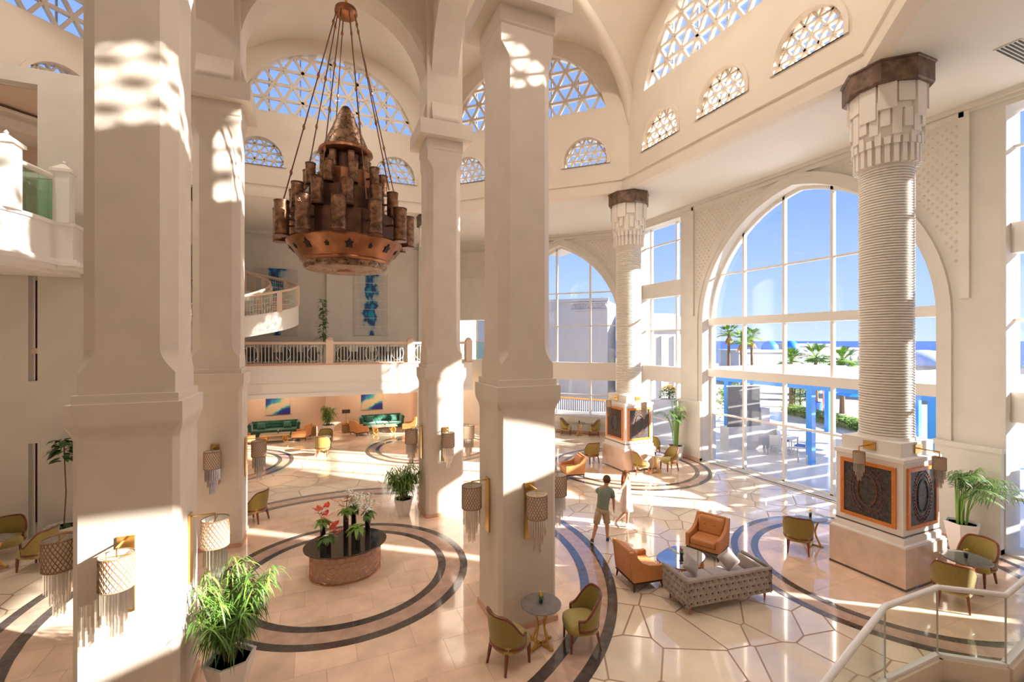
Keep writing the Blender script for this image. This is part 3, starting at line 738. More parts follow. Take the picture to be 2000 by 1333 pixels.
# ------------------------------------------------------------------ outside: terrace, pergola, houses, palms, sea
def there(right, ahead):   # metres to the right of and ahead of the viewpoint, in plan
    return (-.66+.3914*ahead+.9202*right, -11.52+.9202*ahead-.3914*right)
def px(u, ahead): return there((u-1000)/902.7*ahead, ahead)
OUTW = mat('outdoor_white_wall', (.54,.54,.56), .7, var=.05, scale=1)
TERR = mat('terrace_marble', (.62,.59,.57), .12, var=.06, scale=.8)
SAND = mat('pale_ground', (.40,.36,.29), .8, var=.1, scale=.2)
BLUE = mat('pergola_blue', (.03,.24,.72), .45)
BLUEC = mat('blue_cushion', (.03,.12,.52), .7)
SEA = mat('sea_water', (.012,.06,.33), .35, var=.2, scale=.01, bump=.3, bscale=.15)
PWHITE = mat('white_slat', (.52,.55,.60), .5)
LEAF = [mat('leaf_green_a', (.085,.19,.03), .45, rnd=.2), mat('leaf_green_b', (.19,.33,.05), .45), mat('leaf_green_c', (.05,.13,.03), .45), mat('leaf_yellow_green', (.33,.45,.08), .45)]
TRUNK = mat('palm_trunk', (.20,.12,.07), .8, var=.4, scale=12)
DRYLEAF = mat('dry_frond', (.45,.25,.08), .7)
terr = struct(MB().bb(EW+.9, 33, -40, 16, -.3, -.03).build('floor_terrace', TERR), 'bright terrace paving outside the sea window', 'terrace')
gr = struct(MB().bb(-130, 95, -130, 130, -.8, -.41).build('floor_ground', SAND), 'pale sandy ground around the building', 'ground')
sea = struct(MB().add([(130,-30000,-12),(40000,-30000,-12),(40000,40000,-12),(130,40000,-12)], [(0,1,2,3)]).build('floor_sea', SEA), 'deep blue sea out to the horizon', 'sea')
# pergola
pg = thing('pergola', 'bright blue timber pergola with white slat roof on the terrace', 'pergola', (0,0,-.03))
pw = .13
for x in (19.4, 27.5):
    for y in (-11.2,-6.8,-2.35,2.05,6.5):
        MB().bb(x-pw,x+pw,y-pw,y+pw,0,3.30).build('post', BLUE, pg)
    MB().bb(x-.1,x+.1,-14,8,3.30,3.62).build('beam', BLUE, pg)
    MB().bb(x-.12,x+.12,-14,8,3.62,3.67).build('beam_cap', PWHITE, pg)
ry = MB(); y = -13.6
sl_me = MB().bb(18.9,28.2,-.02,.02,0,.14).mesh('rafter', BLUE)
sl2_me = MB().bb(19.0,28.1,-.29,.29,-.015,.015).mesh('roof_slat', PWHITE)
k = 0
while y < 7.6:
    inst('rafter', sl_me, pg, (0,y,3.67)); inst('roof_slat', sl2_me, pg, (0,y+.5,3.86), rot=(R(24),0,0)); y += 1.1; k += 1
# houses at the far edge
def house(name, lab, right, ahead, w, d, h, rot=-.40, domes=(), arches=(), gr_=None):
    t = thing(name, lab, 'building', (*there(right, ahead), -.5), rot, 'white houses by the sea')
    MB().bb(-w/2,w/2,-d/2,d/2,0,h).build('wall', OUTW, t)
    MB().bb(-w/2-.15,w/2+.15,-d/2-.15,d/2+.15,h,h+.3).build('parapet', OUTW, t)
    for dx, r in domes: MB().lathe([(r,0),(r,.15)]+[(r*math.cos(a*PI/16),.15+r*math.sin(a*PI/16)) for a in range(8)]+[(.02,.15+r)], 20, (dx,0,h+.3)).build('dome', BLUE, t, smooth=True)
    for ax in arches:
        a = arch(.75,.4,2.0,.8,8); 
        MB().prism([(x+ax,z) for x,z in a], d/2, d/2+.02, Matrix(((1,0,0,0),(0,0,-1,0),(0,1,0,0),(0,0,0,1)))).build('arched_opening', mat('shade_blue_grey',(.42,.45,.55),.7), t)
    for dx in (-w*.3, w*.32):
        MB().bb(dx-.5,dx+.5,-d/2-.03,-d/2,1.9,2.9).build('window', mat('shade_blue_grey',(.42,.45,.55),.7), t)
    return t
house('house', 'low white house with three arches and two small blue domes near the palms', 34.2, 64, 8.5, 6, 4.4, domes=((1.5,1.1),(4.4,1.1)), arches=(-1,1.5,4))
house('house', 'plain white cube house directly right of the arched house', 42.6, 68, 5, 5, 5.2)
house('house', 'long low white house seen left of the palms, at the edge of the arch', 26.5, 76, 5, 6, 3.4)
house('house', 'flat white house roof in front of the dark sea', 49.5, 72, 5.5, 5, 4.6)
# long white parapet wall with finials in front of the sea
pwl = thing('garden_wall', 'long white garden wall topped with pointed finials before the sea', 'wall', (0,0,-.4))
a, b = Vector((*px(1640,50),0)), Vector((*px(2060,40),0))
MB().bar((a.x,a.y,1.7),(b.x,b.y,1.7),.5,3.4).build('wall_body', OUTW, pwl)
for k in range(23):
    p = a.lerp(b, (k+.5)/23); MB().lathe([(.32,3.4),(.3,3.55),(.1,3.75),(.2,3.9),(.03,4.25)], 8, (p.x,p.y,0)).build('finial', OUTW, pwl)
p = a.lerp(b, .48); MB().lathe([(2.6,3.4)]+[(2.6*math.cos(k*PI/16),3.4+1.5*math.sin(k*PI/16)) for k in range(8)]+[(.05,4.9)], 20, (p.x+1,p.y+1,0)).build('low_dome', mat('pale_blue_dome',(.45,.52,.75),.6), pwl, smooth=True)
def leafblade(b, base, d, L, w, droop, up=Vector((0,0,1)), n=3, twist=0):
    d = Vector(d).normalized(); side = d.cross(up); side = side.normalized() if side.length > 1e-4 else Vector((1,0,0))
    pts = []; p = Vector(base)
    vs_ = []; fs = []
    for i in range(n+1):
        s = i/n; c = Vector(base)+d*(L*s)+Vector((0,0,-droop*L*s*s)); ww = w*math.sin(PI*(.12+.86*s))*(1 if s < 1 else 0)
        vs_ += [tuple(c-side*ww), tuple(c+side*ww)]
        if i: fs.append((2*i-2,2*i-1,2*i+1,2*i))
    b.add(vs_, fs)
def palm_tree(lab, xy, h, r, seed, dry=True):
    rs = random.Random(seed); t = thing('palm_tree', lab, 'palm tree', (*xy, -.4), rs.uniform(0,6), 'palms beyond the pergola')
    MB().tube([(0,0,0),(.05,0,h*.5),(0,.05,h)], .16, 8, [.2,.15,.13]).build('trunk', TRUNK, t, smooth=True)
    cr_, dr = MB(), MB()
    for k in range(34):
        a = rs.uniform(0,2*PI); e = rs.uniform(-.3,1.25); d = Vector((math.cos(a)*math.cos(e), math.sin(a)*math.cos(e), math.sin(e)))
        base = Vector((0,0,h)); L = r*rs.uniform(.8,1.05)
        st_ = base+d*L*.45
        for j in range(-5,6):
            ang = j*.22; dd = (d+Vector((-d.y,d.x,0))*math.tan(ang)*.8).normalized(); leafblade(cr_, st_, dd, L*.6, .05*r/1.5, .25, n=2)
        cr_.bar(base, st_, .03, .03)
    cr_.build('crown', LEAF[k % 2], t)
    if dry:
        for k in range(40):
            a = rs.uniform(0,2*PI); leafblade(dr, (0,0,h-.1), (math.cos(a)*.5,math.sin(a)*.5,-.9), r*.8, .07, .1, n=2)
        dr.build('dry_skirt', DRYLEAF, t)
palm_tree('slim palm with brown skirt, left one of the far pair against the pale sky', px(1449,46), 5.9, 1.45, 1)
palm_tree('slim palm with brown skirt, right one of the far pair against the pale sky', px(1468,50), 6.2, 1.5, 2)
palm_tree('palm crown cut by the left side of the arch', px(1424,50), 6.6, 1.5, 8)
palm_tree('short palm standing left of the big dark palm clump', px(1546,38.5), 4.2, 1.3, 3)
palm_tree('broad palm at the left of the two full palms before the sea', px(1594,40), 4.4, 1.6, 4, False)
palm_tree('full palm with orange dry skirt in front of the sea', px(1645,37), 4.3, 1.5, 5)
def bush(name, lab, xy, rx, ry, h, n, seed, ls=.12, mats=0, group='bushes on the terrace', base=-.4, flowers=None):
    rs = random.Random(seed); t = thing(name, lab, 'bush', (*xy, base), 0, group)
    b = MB()
    for k in range(n):
        u, v, w = rs.uniform(-1,1), rs.uniform(-1,1), rs.uniform(0,1)
        if u*u+v*v > 1: continue
        z = h*(w**.6)*math.sqrt(max(.05,1-.6*(u*u+v*v)))
        a = rs.uniform(0,2*PI); leafblade(b, (u*rx,v*ry,z), (math.cos(a),math.sin(a),rs.uniform(-.2,.9)), ls*rs.uniform(.7,1.3), ls*.28, .3, n=2)
    b.build('foliage', LEAF[mats], t)
    MB().tube([(0,0,0),(0,0,h*.6)], .05, 6).build('stem', TRUNK, t)
    if flowers:
        f = MB()
        for k in range(n//12):
            u, v = rs.uniform(-1,1), rs.uniform(-1,1)
            if u*u+v*v > 1: continue
            f.lathe([(.001,0),(.06,.02),(.05,.06),(.001,.07)], 6, (u*rx,v*ry,h*math.sqrt(max(.05,1-.55*(u*u+v*v)))*rs.uniform(.8,1.02)))
        f.build('blossoms', flowers, t)
    return t
# hedge along the terrace edge
hd = thing('hedge', 'clipped bright green hedge along the terrace edge', 'hedge', (0,0,-.3))
a, b2 = Vector((*px(1538,35),0)), Vector((*px(1720,26.5),0)); rs = random.Random(5); hb = MB(); hb2 = MB()
L_ = (b2-a).length; dv = (b2-a).normalized(); nv = Vector((-dv.y,dv.x,0))
for k in range(4200):
    s = rs.uniform(0,L_); o_ = rs.uniform(-.6,.6); z = rs.uniform(.1,1)**.6*(1.0-.3*abs(o_)); p = a+dv*s+nv*o_; an = rs.uniform(0,2*PI)
    leafblade(hb if k%3 else hb2, (p.x,p.y,z), (math.cos(an),math.sin(an),rs.uniform(-.1,.9)), rs.uniform(.12,.3), .06, .3, n=2)
hb.build('foliage', LEAF[1], hd); hb2.build('shoots', LEAF[3], hd)
MB().bar((a.x,a.y,.3),(b2.x,b2.y,.3),.7,.55).build('hedge_core', LEAF[2], hd)
bush('shrub', 'dark leafy shrub below the broad palm', px(1584,45), 1.1, .6, 2.9, 1500, 21, .3, 2)
bush('shrub', 'yellow green shrub near the white house at left of the arch', px(1447,52), 1.6, 1.2, 2.6, 600, 22, .3, 1)
bush('shrub', 'low green shrub under the far palm pair', px(1432,44), 1.4, 1.0, 1.6, 500, 23, .28, 3)
bush('shrub', 'tall green shrub with yellow blossoms behind the dark screen', px(1428,31), 1.2, .8, 3.3, 500, 24, .3, 1)
bush('cypress', 'slim upright cypress between two blue posts, left one', px(1552,37.5), .25, .25, 3.2, 700, 25, .18, 0)
bush('cypress', 'slim upright cypress between two blue posts, right one', px(1563,38.5), .25, .25, 3.1, 700, 26, .18, 0)
# panel with a building side's shadow put into its dark grey, on white base
sc_ = thing('terrace_screen', 'dark grey screen on a white base at the left of the terrace', 'screen', (*px(1450,23.2), -.03), -.12)
MB().bb(-.9,1.05,-.04,.04,1.15,3.2).build('screen_panel', mat('shadowed_grey',(.12,.12,.125),.5), sc_)
MB().bb(.05,.08,-.06,.06,1.15,3.2).bb(-.92,1.07,-.06,.06,3.15,3.22).build('screen_frame', mat('steel',(.5,.5,.5),.3,metal=1), sc_)
MB().bb(-1.0,1.1,-.2,.4,0,1.15).build('white_base', OUTW, sc_)
MB().bb(1.1,1.6,-.1,.6,0,2.0).bb(1.6,2.1,-.1,.8,0,1.2).build('white_steps', OUTW, sc_)
# umbrella, beach sign
um = thing('beach_umbrella', 'wide blue beach umbrella beyond the hedge', 'umbrella', (*px(1692,31), -.4))
MB().tube([(0,0,0),(0,0,2.6)], .04, 8).build('pole', PWHITE, um); MB().lathe([(1.9,2.15),(1.2,2.4),(.5,2.58),(.03,2.65)], 8, (0,0,0)).build('canopy', BLUE, um)
sg = thing('surfboard_sign', 'upright red and blue board sign on the sand', 'sign', (*px(1608,34.5), -.4), .6)
MB().tube([(0,0,.2),(0,0,.8)], .04, 6).build('stake', TRUNK, sg); MB().lathe([(.02,.7),(.25,1.1),(.32,1.6),(.25,2.1),(.02,2.5)], 16, (0,0,0), 1, .15).build('board', mat('sign_red',(.55,.06,.05),.5), sg, smooth=True)
MB().lathe([(.02,1.2),(.17,1.45),(.17,1.75),(.02,2.0)], 12, (0,-.03,0), 1, .2).build('board_mark', BLUEC, sg, smooth=True)
bt = MB().lathe([(.5,0),(.55,.9),(.5,.92),(.45,.5)], 14).build('beach_tub', BLUEC, loc=(*px(1590,37),-.4)); tag(bt, 'small blue tub beside the board sign', 'tub')
# terrace chairs and tables
def terrace_chair(label, loc, rz):
    t = thing('terrace_chair', label, 'chair', loc, rz, 'white terrace chairs')
    for x in (-.25,.25):
        MB().tube([(x,-.25,0),(x,-.25,.64),(x,.22,.64),(x,.27,0)], .02, 6).build('side_frame', PWHITE, t)
    MB().bb(-.25,.25,-.25,.25,.40,.43).build('seat', PWHITE, t)
    MB().bb(-.23,.23,-.24,.22,.43,.50).build('seat_cushion', BLUEC, t, bevel=.02)
    MB().bar((0,.24,.45),(0,.33,.92),.5,.03,(1,0,0)).build('backrest', PWHITE, t) if False else MB().loft([[(-.25,.22,.45),(.25,.22,.45),(.25,.25,.45),(-.25,.25,.45)],[(-.25,.31,.95),(.25,.31,.95),(.25,.34,.95),(-.25,.34,.95)]]).build('backrest', PWHITE, t)
    return t
tc0 = terrace_chair('white terrace chair with blue seat, nearest to the left of the first blue post', (19.7,3.9,-.03), 2.0)
for i, (x,y,rz,lab) in enumerate([(20.6,3.3,3.5,'white terrace chair with blue seat, seen through the glass door left of the post'),(21.2,4.6,.4,'white terrace chair with blue seat at the far side of the left terrace table'),
    (21.6,2.2,2.2,'white terrace chair with blue seat just right of the first blue post'),(23.2,3.2,.3,'white terrace chair with blue seat behind the right terrace table'),(22.4,.9,3.6,'white terrace chair with blue seat beside the near column'),(19.0,-3.6,1.2,'white terrace chair with blue seat right of the near column')]):
    dup(tc0, (x,y,-.03), rz, lab)
def terrace_table(lab, x, y):
    t = thing('terrace_table', lab, 'table', (x,y,-.03), .3, 'white terrace tables')
    MB().bb(-.45,.45,-.45,.45,.70,.74).build('table_top', PWHITE, t)
    for a in (-.4,.4):
        for b in (-.4,.4): MB().bb(a-.025,a+.025,b-.025,b+.025,0,.70).build('leg', PWHITE, t)
terrace_table('white square terrace table left of the blue post', 20.5, 4.05); terrace_table('white square terrace table behind the column', 22.6, 2.2)
# neighbour building seen through the far arch and its ramp
nb = thing('neighbour_building', 'large blank white building behind the far arched window', 'building', (29.5*q-2.0, 29.5*q+2.0, -.4), -PI/4)
MB().bb(-11,3.6,0,4,0,9.1).build('wall', OUTW, nb); MB().bb(-11.1,3.7,-.15,.1,9.1,9.35).build('parapet', OUTW, nb)
for k in range(7): 
    x = .5+k*.44; MB().bar((x,-.05,8.45),(x+.22,-.05,8.95),.06,.06).bar((x+.22,-.05,8.95),(x+.44,-.05,8.45),.06,.06).build('truss_web', OUTW, nb)
MB().bb(.5,3.6,-.12,.0,8.35,8.45).bb(.5,3.6,-.12,.0,8.95,9.05).build('truss_chord', OUTW, nb)
MB().lathe([(.3,9.35),(.25,9.8),(.12,10.0),(.18,10.2),(.02,10.7)], 10, (-2.2,.1,0)).build('finial', OUTW, nb)
gb = thing('gabled_annex', 'white gabled annex seen through the tall narrow window', 'building', (*px(1330,36), -.4), -.35)
MB().bb(-3.2,1.6,0,6,0,6.6).build('wall', OUTW, gb); MB().loft([[(-3.4,-.2,6.6),(1.8,-.2,6.6),(1.8,6,6.6),(-3.4,6,6.6)],[(-3.4,-.2,6.9),(1.8,-.2,6.9),(1.8,6,8.3),(-3.4,6,8.3)]]).build('roof', OUTW, gb)
for x in (-1.6,-.6,.5): MB().bb(x,x+.35,-.12,0,0,6.2).build('buttress', OUTW, gb)
rp_ = thing('ramp_railing', 'white ramp railing with orange wooden handrail outside the far arch', 'railing', (0,0,-.4))
a, b2 = Vector((*px(1060,31),0)), Vector((*px(1195,31),0))
za, zb = 1.72, 1.38
za += .4; zb += .4
MB().bar((a.x,a.y,za),(b2.x,b2.y,zb),.10,.09).build('handrail', ORANGE, rp_)
bl = MB()
for k in range(34):
    p = a.lerp(b2, k/33); z = za+(zb-za)*k/33; bl.bb(p.x-.012,p.x+.012,p.y-.012,p.y+.012,z-.85,z-.03)
bl.build('balusters', PWHITE, rp_, kind='stuff')
MB().bar((a.x,a.y,za-.95),(b2.x,b2.y,zb-.95),.2,.2).bar((a.x,a.y,.4),(b2.x,b2.y,.4),.2,1.3).build('ramp_edge', OUTW, rp_)
MB().bb(b2.x-.06,b2.x+.06,b2.y-.06,b2.y+.06,0,zb).build('end_post', OUTW, rp_)
plx = px(1307,27)
pb = MB().bb(-1.2,1.3,-.35,.35,0,2.05).build('planter_box', OUTW, loc=(*plx,-.03), rotz=-.3); tag(pb, 'tall white planter box outside the narrow window', 'planter')
bush('flower_bush', 'bush of orange blossoms in the white planter outside', plx, .65, .35, .75, 700, 41, .16, 0, 'planter flowers', 2.03, mat('orange_blossom',(.75,.36,.03),.6))
# ------------------------------------------------------------------ furniture
OLIVE = mat('olive_fabric', (.30,.22,.045), .75, var=.12, scale=20, sheen=.3)
OLIVE2 = mat('olive_fabric_light', (.42,.34,.10), .75, var=.1, scale=20, sheen=.3)
WOOD = mat('mahogany', (.20,.045,.018), .3, var=.3, scale=14, coat=.3)
DWOOD = mat('dark_walnut', (.06,.025,.015), .35)
TAN = mat('tan_leather', (.62,.26,.09), .45, var=.08, scale=8, bump=.05, bscale=120)
GREYV = mat('grey_velvet', (.36,.30,.275), .8, var=.12, scale=6, sheen=.6)
GREYC = mat('grey_seat_velvet', (.44,.385,.37), .8, var=.08, scale=6, sheen=.5)
GREENV = mat('green_velvet', (.015,.12,.075), .7, var=.3, scale=5, sheen=.5)
TABLEG = mat('grey_stone_top', (.22,.20,.185), .12, var=.15, scale=9, coat=.5)
SMOKE = mat('smoked_mirror', (.19,.155,.125), .04, metal=.85)
GOLD = mat('gold_leaf', (.80,.50,.14), .25, metal=1)
BLACKG = mat('black_gloss', (.010,.008,.010), .06, coat=1)
def rbox(x0,x1,y0,y1,z0,z1, name, m, par, bev=.03, puff=0):
    return MB().bb(x0,x1,y0,y1,z0,z1).build(name, m, par, smooth=True, bevel=bev)
def leg_mb(x, y, h, r0, r1, dx=0, dy=0, n=4):
    b = MB(); ph = PI/4
    ring_ = lambda cx, cy, z, r: [(cx+r*math.cos(2*PI*k/n+ph), cy+r*math.sin(2*PI*k/n+ph), z) for k in range(n)]
    return b.loft([ring_(x+dx,y+dy,0,r1), ring_(x,y,h,r0)])
# tub chair faces -y in its own frame, back at +y
def tub_chair(label, loc, rz, group='olive tub chairs'):
    t = thing('tub_chair', label, 'chair', loc, rz, group)
    # seat cushion: rounded front
    pts = []
    for k in range(24):
        a = 2*PI*k/24; x, y = math.cos(a), math.sin(a)
        e = .55; pts.append((.285*math.copysign(abs(x)**e, x), .29*math.copysign(abs(y)**e, y)-.02))
    rings = [[(x*s, y*s, z) for x,y in pts] for s, z in ((.94,.30),(1,.33),(1.03,.40),(1.0,.46),(.9,.495),(.6,.51))]
    MB().loft(rings).build('seat', OLIVE2, t, smooth=True)
    N_ = 28; A = R(118); inn, out, top, bot = [], [], [], []
    def h(a):
        s = abs(a)/A; return .93-.33*ease(max(0,min(1,(s-.30)/.55)))-.03*s
    def pos(a, r, z):
        fl = 1+.22*max(0,(z-.4))/.5
        return (r*fl*math.sin(a)*.98, r*fl*math.cos(a)*(.92 if math.cos(a) > 0 else .75)-.0, z)
    rings = []
    for i in range(N_+1):
        a = -A+2*A*i/N_; H = h(a)
        rings.append([pos(a,.275,.42), pos(a,.275,.42+(H-.42)*.5), pos(a,.285,H-.01), pos(a,.325,H-.01), pos(a,.33,.42+(H-.42)*.5), pos(a,.325,.34)])
    MB().loft(rings).build('back_shell', OLIVE, t, smooth=True)
    rim = [pos(-A+2*A*i/N_, .305, h(-A+2*A*i/N_)+.005) for i in range(N_+1)]
    e0, e1 = pos(-A,.31,.36), pos(A,.31,.36)
    MB().tube([e0, pos(-A,.315,.48)]+rim+[pos(A,.315,.48), e1], .024, 8).build('wooden_rim', WOOD, t, smooth=True)
    MB().tube([pos(-A+2*A*i/N_, .335, .40) for i in range(N_+1)], .022, 6, flat=(1.2,.6)).build('wooden_band', WOOD, t, smooth=True)
    for x, y, dx, dy in ((-.23,-.24,-.01,-.01),(.23,-.24,.01,-.01),(-.20,.22,-.03,.06),(.20,.22,.03,.06)):
        leg_mb(x,y,.34,.035,.02,dx,dy).build('leg', WOOD, t)
    return t
def round_table(label, loc, rz=0, r=.36, h=.74, group='small round tables', top=None):
    t = thing('round_table', label, 'table', loc, rz, group)
    MB().lathe([(.02,h-.03),(r-.015,h-.03),(r,h-.02),(r,h-.008),(r-.008,h)], 48).build('table_top', top or TABLEG, t)
    for k in range(4):
        a = k*PI/2+.4; d = Vector((math.cos(a),math.sin(a),0)); pts = []
        for i in range(9):
            s = i/8; rr = .075+.12*abs(s-.48)**1.5*3.2*(1 if s < .48 else .75); pts.append(d*rr+Vector((0,0,.03+(h-.06)*s)))
        MB().tube(pts, .016, 6, flat=(1.5,.8)).build('leg', BRASS, t, smooth=True)
        MB().bar(d*.0+Vector((0,0,.018)), d*.27+Vector((0,0,.018)), .045, .03).build('foot', BRASS, t)
    return t
def potlet(label, loc, col=0, group='small flower pots on tables'):
    t = thing('table_flower', label, 'flower pot', loc, random.uniform(0,6), group)
    MB().lathe([(.03,0),(.042,.09),(.045,.10),(.036,.095)], 14).build('pot', BLACKG, t, smooth=True)
    b = MB(); f = MB(); rs = random.Random(hash(label) % 999 if False else len(label))
    for k in range(10):
        a = rs.uniform(0,6.28); leafblade(b, (0,0,.09), (math.cos(a),math.sin(a),rs.uniform(.2,1)), rs.uniform(.06,.11), .018, .4)
    b.build('leaves', LEAF[2], t)
    for k in range(3):
        a = rs.uniform(0,6.28); f.lathe([(.002,0),(.022,.012),(.016,.035),(.002,.04)], 8, (.02*math.cos(a),.02*math.sin(a),.12+.02*k))
    f.build('blossoms', [mat('orange_blossom',(.75,.36,.03),.6), mat('red_flower',(.62,.02,.015),.35), mat('yellow_flower',(.8,.6,.08),.5)][col], t)
    return t
def face(dx, dy): return math.atan2(dx, -dy)   # rotation so that local -y points to (dx,dy)
c0 = tub_chair('olive tub chair with mahogany rim, left of the near small round table', (2.33,-4.35,0), face(1,.35))
def chair(lab, x, y, fx, fy, z=0): return dup(c0, (x,y,z), face(fx,fy), lab)
chair('olive tub chair with mahogany rim, right of the near small round table', 3.70,-4.42,-1,.25)
round_table('small round grey table with brass legs between two olive chairs at the near pillar', (3.03,-4.16,0))
potlet('tiny black pot with orange flower on the near small round table', (3.03,-4.16,.742), 0)
# left edge group
chair('olive tub chair at the left edge, nearer one in front of the plain wall', -6.75,3.05,-.9,.3)
chair('olive tub chair at the left edge, farther one cut by the picture border', -7.75,4.05,.35,-.9)
round_table('small round table between the two olive chairs at the left edge', (-7.65,3.25,0), top=None)
# behind P3, and single one in the sun
chair('olive tub chair half hidden by the second left pillar', -2.32,4.25,-.8,.5)
chair('pale olive tub chair alone in the sunlit middle of the back floor', -.35,12.0,.15,.95)
round_table('small round table in front of the lone sunlit chair at the back', (-.30,12.75,0))
chair('olive tub chair facing the viewer behind the small back table', -.2,13.5,-.15,-.95)
# C1 cluster
chair('olive tub chair seen from behind at the left of the far column pedestal', 10.60,5.95,.1,.95)
chair('olive tub chair with its back to the walking couple at the far column', 11.50,3.72,.95,-.3)
chair('olive tub chair with arms to the left at the right of the far column table', 12.98,3.72,-.95,.1)
chair('olive tub chair behind the far column, nearest to the tall palm', 14.05,6.0,.8,.5)
round_table('small round table with flower between two olive chairs at the far column', (12.2,3.65,0)); potlet('tiny pot with red flower on the far column table', (12.2,3.65,.742), 1)
# far wall pair
chair('olive tub chair at the far window sill, left of the thin table', 12.6,11.72,.8,-.6)
chair('olive tub chair at the far window sill, right of the thin table', 13.85,10.75,-.85,.5)
round_table('small round table under the far arched window', (13.2,11.27,0)); potlet('tiny dark pot on the table under the far arched window', (13.2,11.27,.742), 2)
# C2 cluster
chair('olive tub chair at the left side of the near column pedestal', 10.78,-3.45,.75,.55)
round_table('small round table half hidden behind the near column pedestal', (11.45,-3.35,0)); potlet('tiny green pot on the table behind the near column', (11.4,-3.35,.742), 2)
chair('olive tub chair with its back to the viewer at the glass railing', 11.35,-6.35,.85,.4)
chair('olive tub chair facing left beside the near column, under the leaning palm', 13.0,-6.05,-.9,.0)
round_table('small round glass-bright table between the olive chairs at the near column', (12.2,-6.2,0), r=.42); potlet('tiny black pot with yellow flower on the table at the near column', (12.2,-6.2,.742), 2)
chair('olive tub chair cut off by the right picture border', 15.0,-6.75,-.4,.9)

# tan armchair, faces -y
def armchair(label, loc, rz, group='tan leather armchairs'):
    t = thing('armchair', label, 'armchair', loc, rz, group)
    W = .37
    prof = [(-.40,.20),(.36,.20),(.44,.86),(.36,.86),(.27,.74),(.16,.62),(-.02,.545),(-.26,.52),(-.385,.525),(-.40,.50)]
    for s in (-1,1):
        x0, x1 = (s*W-.045, s*W+.045)
        b = MB(); b.loft([[(x0,y,z) for y,z in prof],[(x1,y,z) for y,z in prof]]); b.build('arm_panel', TAN, t, smooth=True, bevel=.02)
    b = MB(); b.loft([[(-W+.04,.27,.20),(W-.04,.27,.20),(W-.04,.365,.20),(-W+.04,.365,.20)],[(-W+.04,.35,.87),(W-.04,.35,.87),(W-.04,.435,.87),(-W+.04,.435,.87)]]).build('back_panel', TAN, t, smooth=True, bevel=.02)
    b = MB(); b.loft([[(-.315,.13,.42),(.315,.13,.42),(.315,.28,.42),(-.315,.28,.42)],[(-.315,.22,.84),(.315,.22,.84),(.315,.36,.84),(-.315,.36,.84)]]); bc_ = b.build('back_cushion', TAN, t, smooth=True, bevel=.05)
    for x in (-.12,.12): MB().lathe([(.002,0),(.014,.004),(.002,.01)], 8, M=Matrix.Translation((x,.165,.66)) @ Matrix.Rotation(PI/2,4,'X')).build('button', DWOOD, bc_)
    rbox(-.315,.315,-.39,.20,.27,.43,'seat_cushion',TAN,t,.045)
    rbox(-.33,.33,-.37,.30,.17,.27,'seat_base',TAN,t,.015)
    MB().bb(-.40,.40,-.385,.36,.155,.185).build('base_frame', DWOOD, t)
    for x, y in ((-.36,-.34),(.36,-.34),(-.36,.32),(.36,.32)): leg_mb(x,y,.16,.032,.016,.02*(1 if x>0 else -1),.02*(1 if y>0 else -1)).build('leg', DWOOD, t)
    return t
a0 = armchair('tan leather armchair with its back to the viewer left of the blue-mirrored coffee table', (6.02,-3.08,0), face(.97,-.12))
dup(a0, (8.55,-2.62,0), face(-.92,-.42), 'tan leather armchair with buttoned back facing the grey sofa')
dup(a0, (8.75,4.45,0), face(-.97,.2), 'tan leather armchair in sun patch right of the middle pillar, before the far column')
dup(a0, (1.65,16.35,0), face(.95,.35), 'tan armchair at the left end of the right green sofa')
dup(a0, (4.55,16.25,0), face(-.9,.35), 'tan armchair at the right end of the right green sofa')
dup(a0, (-1.35,16.2,0), face(-.93,.3), 'tan armchair at the right end of the left green sofa')
dup(a0, (-4.05,16.0,0), face(.9,.4), 'tan armchair at the left end of the left green sofa, cut by a pillar')

# chesterfield sofa, faces +y; outer back at -y tufted
def tuft_sheet(w, h, nx, nz, dep=.055, res=7):
    """grid in x (width) and z (height) with buttons in diamond layout, returns verts grid y offset"""
    NX, NZ = nx*res, nz*res; vs_ = []; fs = []; btn = []
    px_, pz_ = w/nx, h/nz
    for j in range(nz):
        for i in range(nx+1):
            x = (i+(.5 if j%2 else 0))*px_
            if x <= w+1e-6: btn.append((x, (j+.5)*pz_))
    for j in range(NZ+1):
        for i in range(NX+1):
            x, z = w*i/NX, h*j/NZ; d = min(((x-b[0])/px_)**2+((z-b[1])/pz_)**2 for b in btn)
            off = -dep*math.exp(-d*16) + .012*math.exp(-d*0)-.010*math.exp(-(((x/px_*2) % 1)-.5)**2*0)
            e = min(x, w-x, z, h-z); off += -.03*max(0,1-e/.05)**2
            vs_.append((x, off, z))
    for j in range(NZ):
        for i in range(NX): k = j*(NX+1)+i; fs.append((k,k+1,k+NX+2,k+NX+1))
    return vs_, fs, btn
sf = thing('chesterfield_sofa', 'grey velvet tufted sofa with its back to the viewer in the middle of the hall', 'sofa', (7.08,-4.30,0), R(-6.5))
SWd, SD = 2.12, .86
rbox(-SWd/2+.10,SWd/2-.10,-SD/2+.11,-SD/2+.20,.17,.68,'back_frame',GREYV,sf,.03)
for s in (-1,1): rbox(s*(SWd/2-.135)-.04,s*(SWd/2-.135)+.04,-SD/2+.09,SD/2-.02,.17,.68,'arm_frame',GREYV,sf,.03)
rbox(-SWd/2+.17,SWd/2-.17,-SD/2+.2,SD/2-.02,.17,.30,'seat_base',GREYV,sf,.02)
for s in (-1,1): rbox(-.86 if s<0 else .005, -.005 if s<0 else .86, -SD/2+.20, SD/2+.02, .30, .44, 'seat_cushion', GREYC, sf, .04)
v_, f_, bt_ = tuft_sheet(SWd, .52, 15, 4)
o_ = MB().add([(x-SWd/2, -SD/2+.04-y, z+.17) for x,y,z in v_], f_).build('tufted_back', GREYV, sf, smooth='all')
b_ = MB()
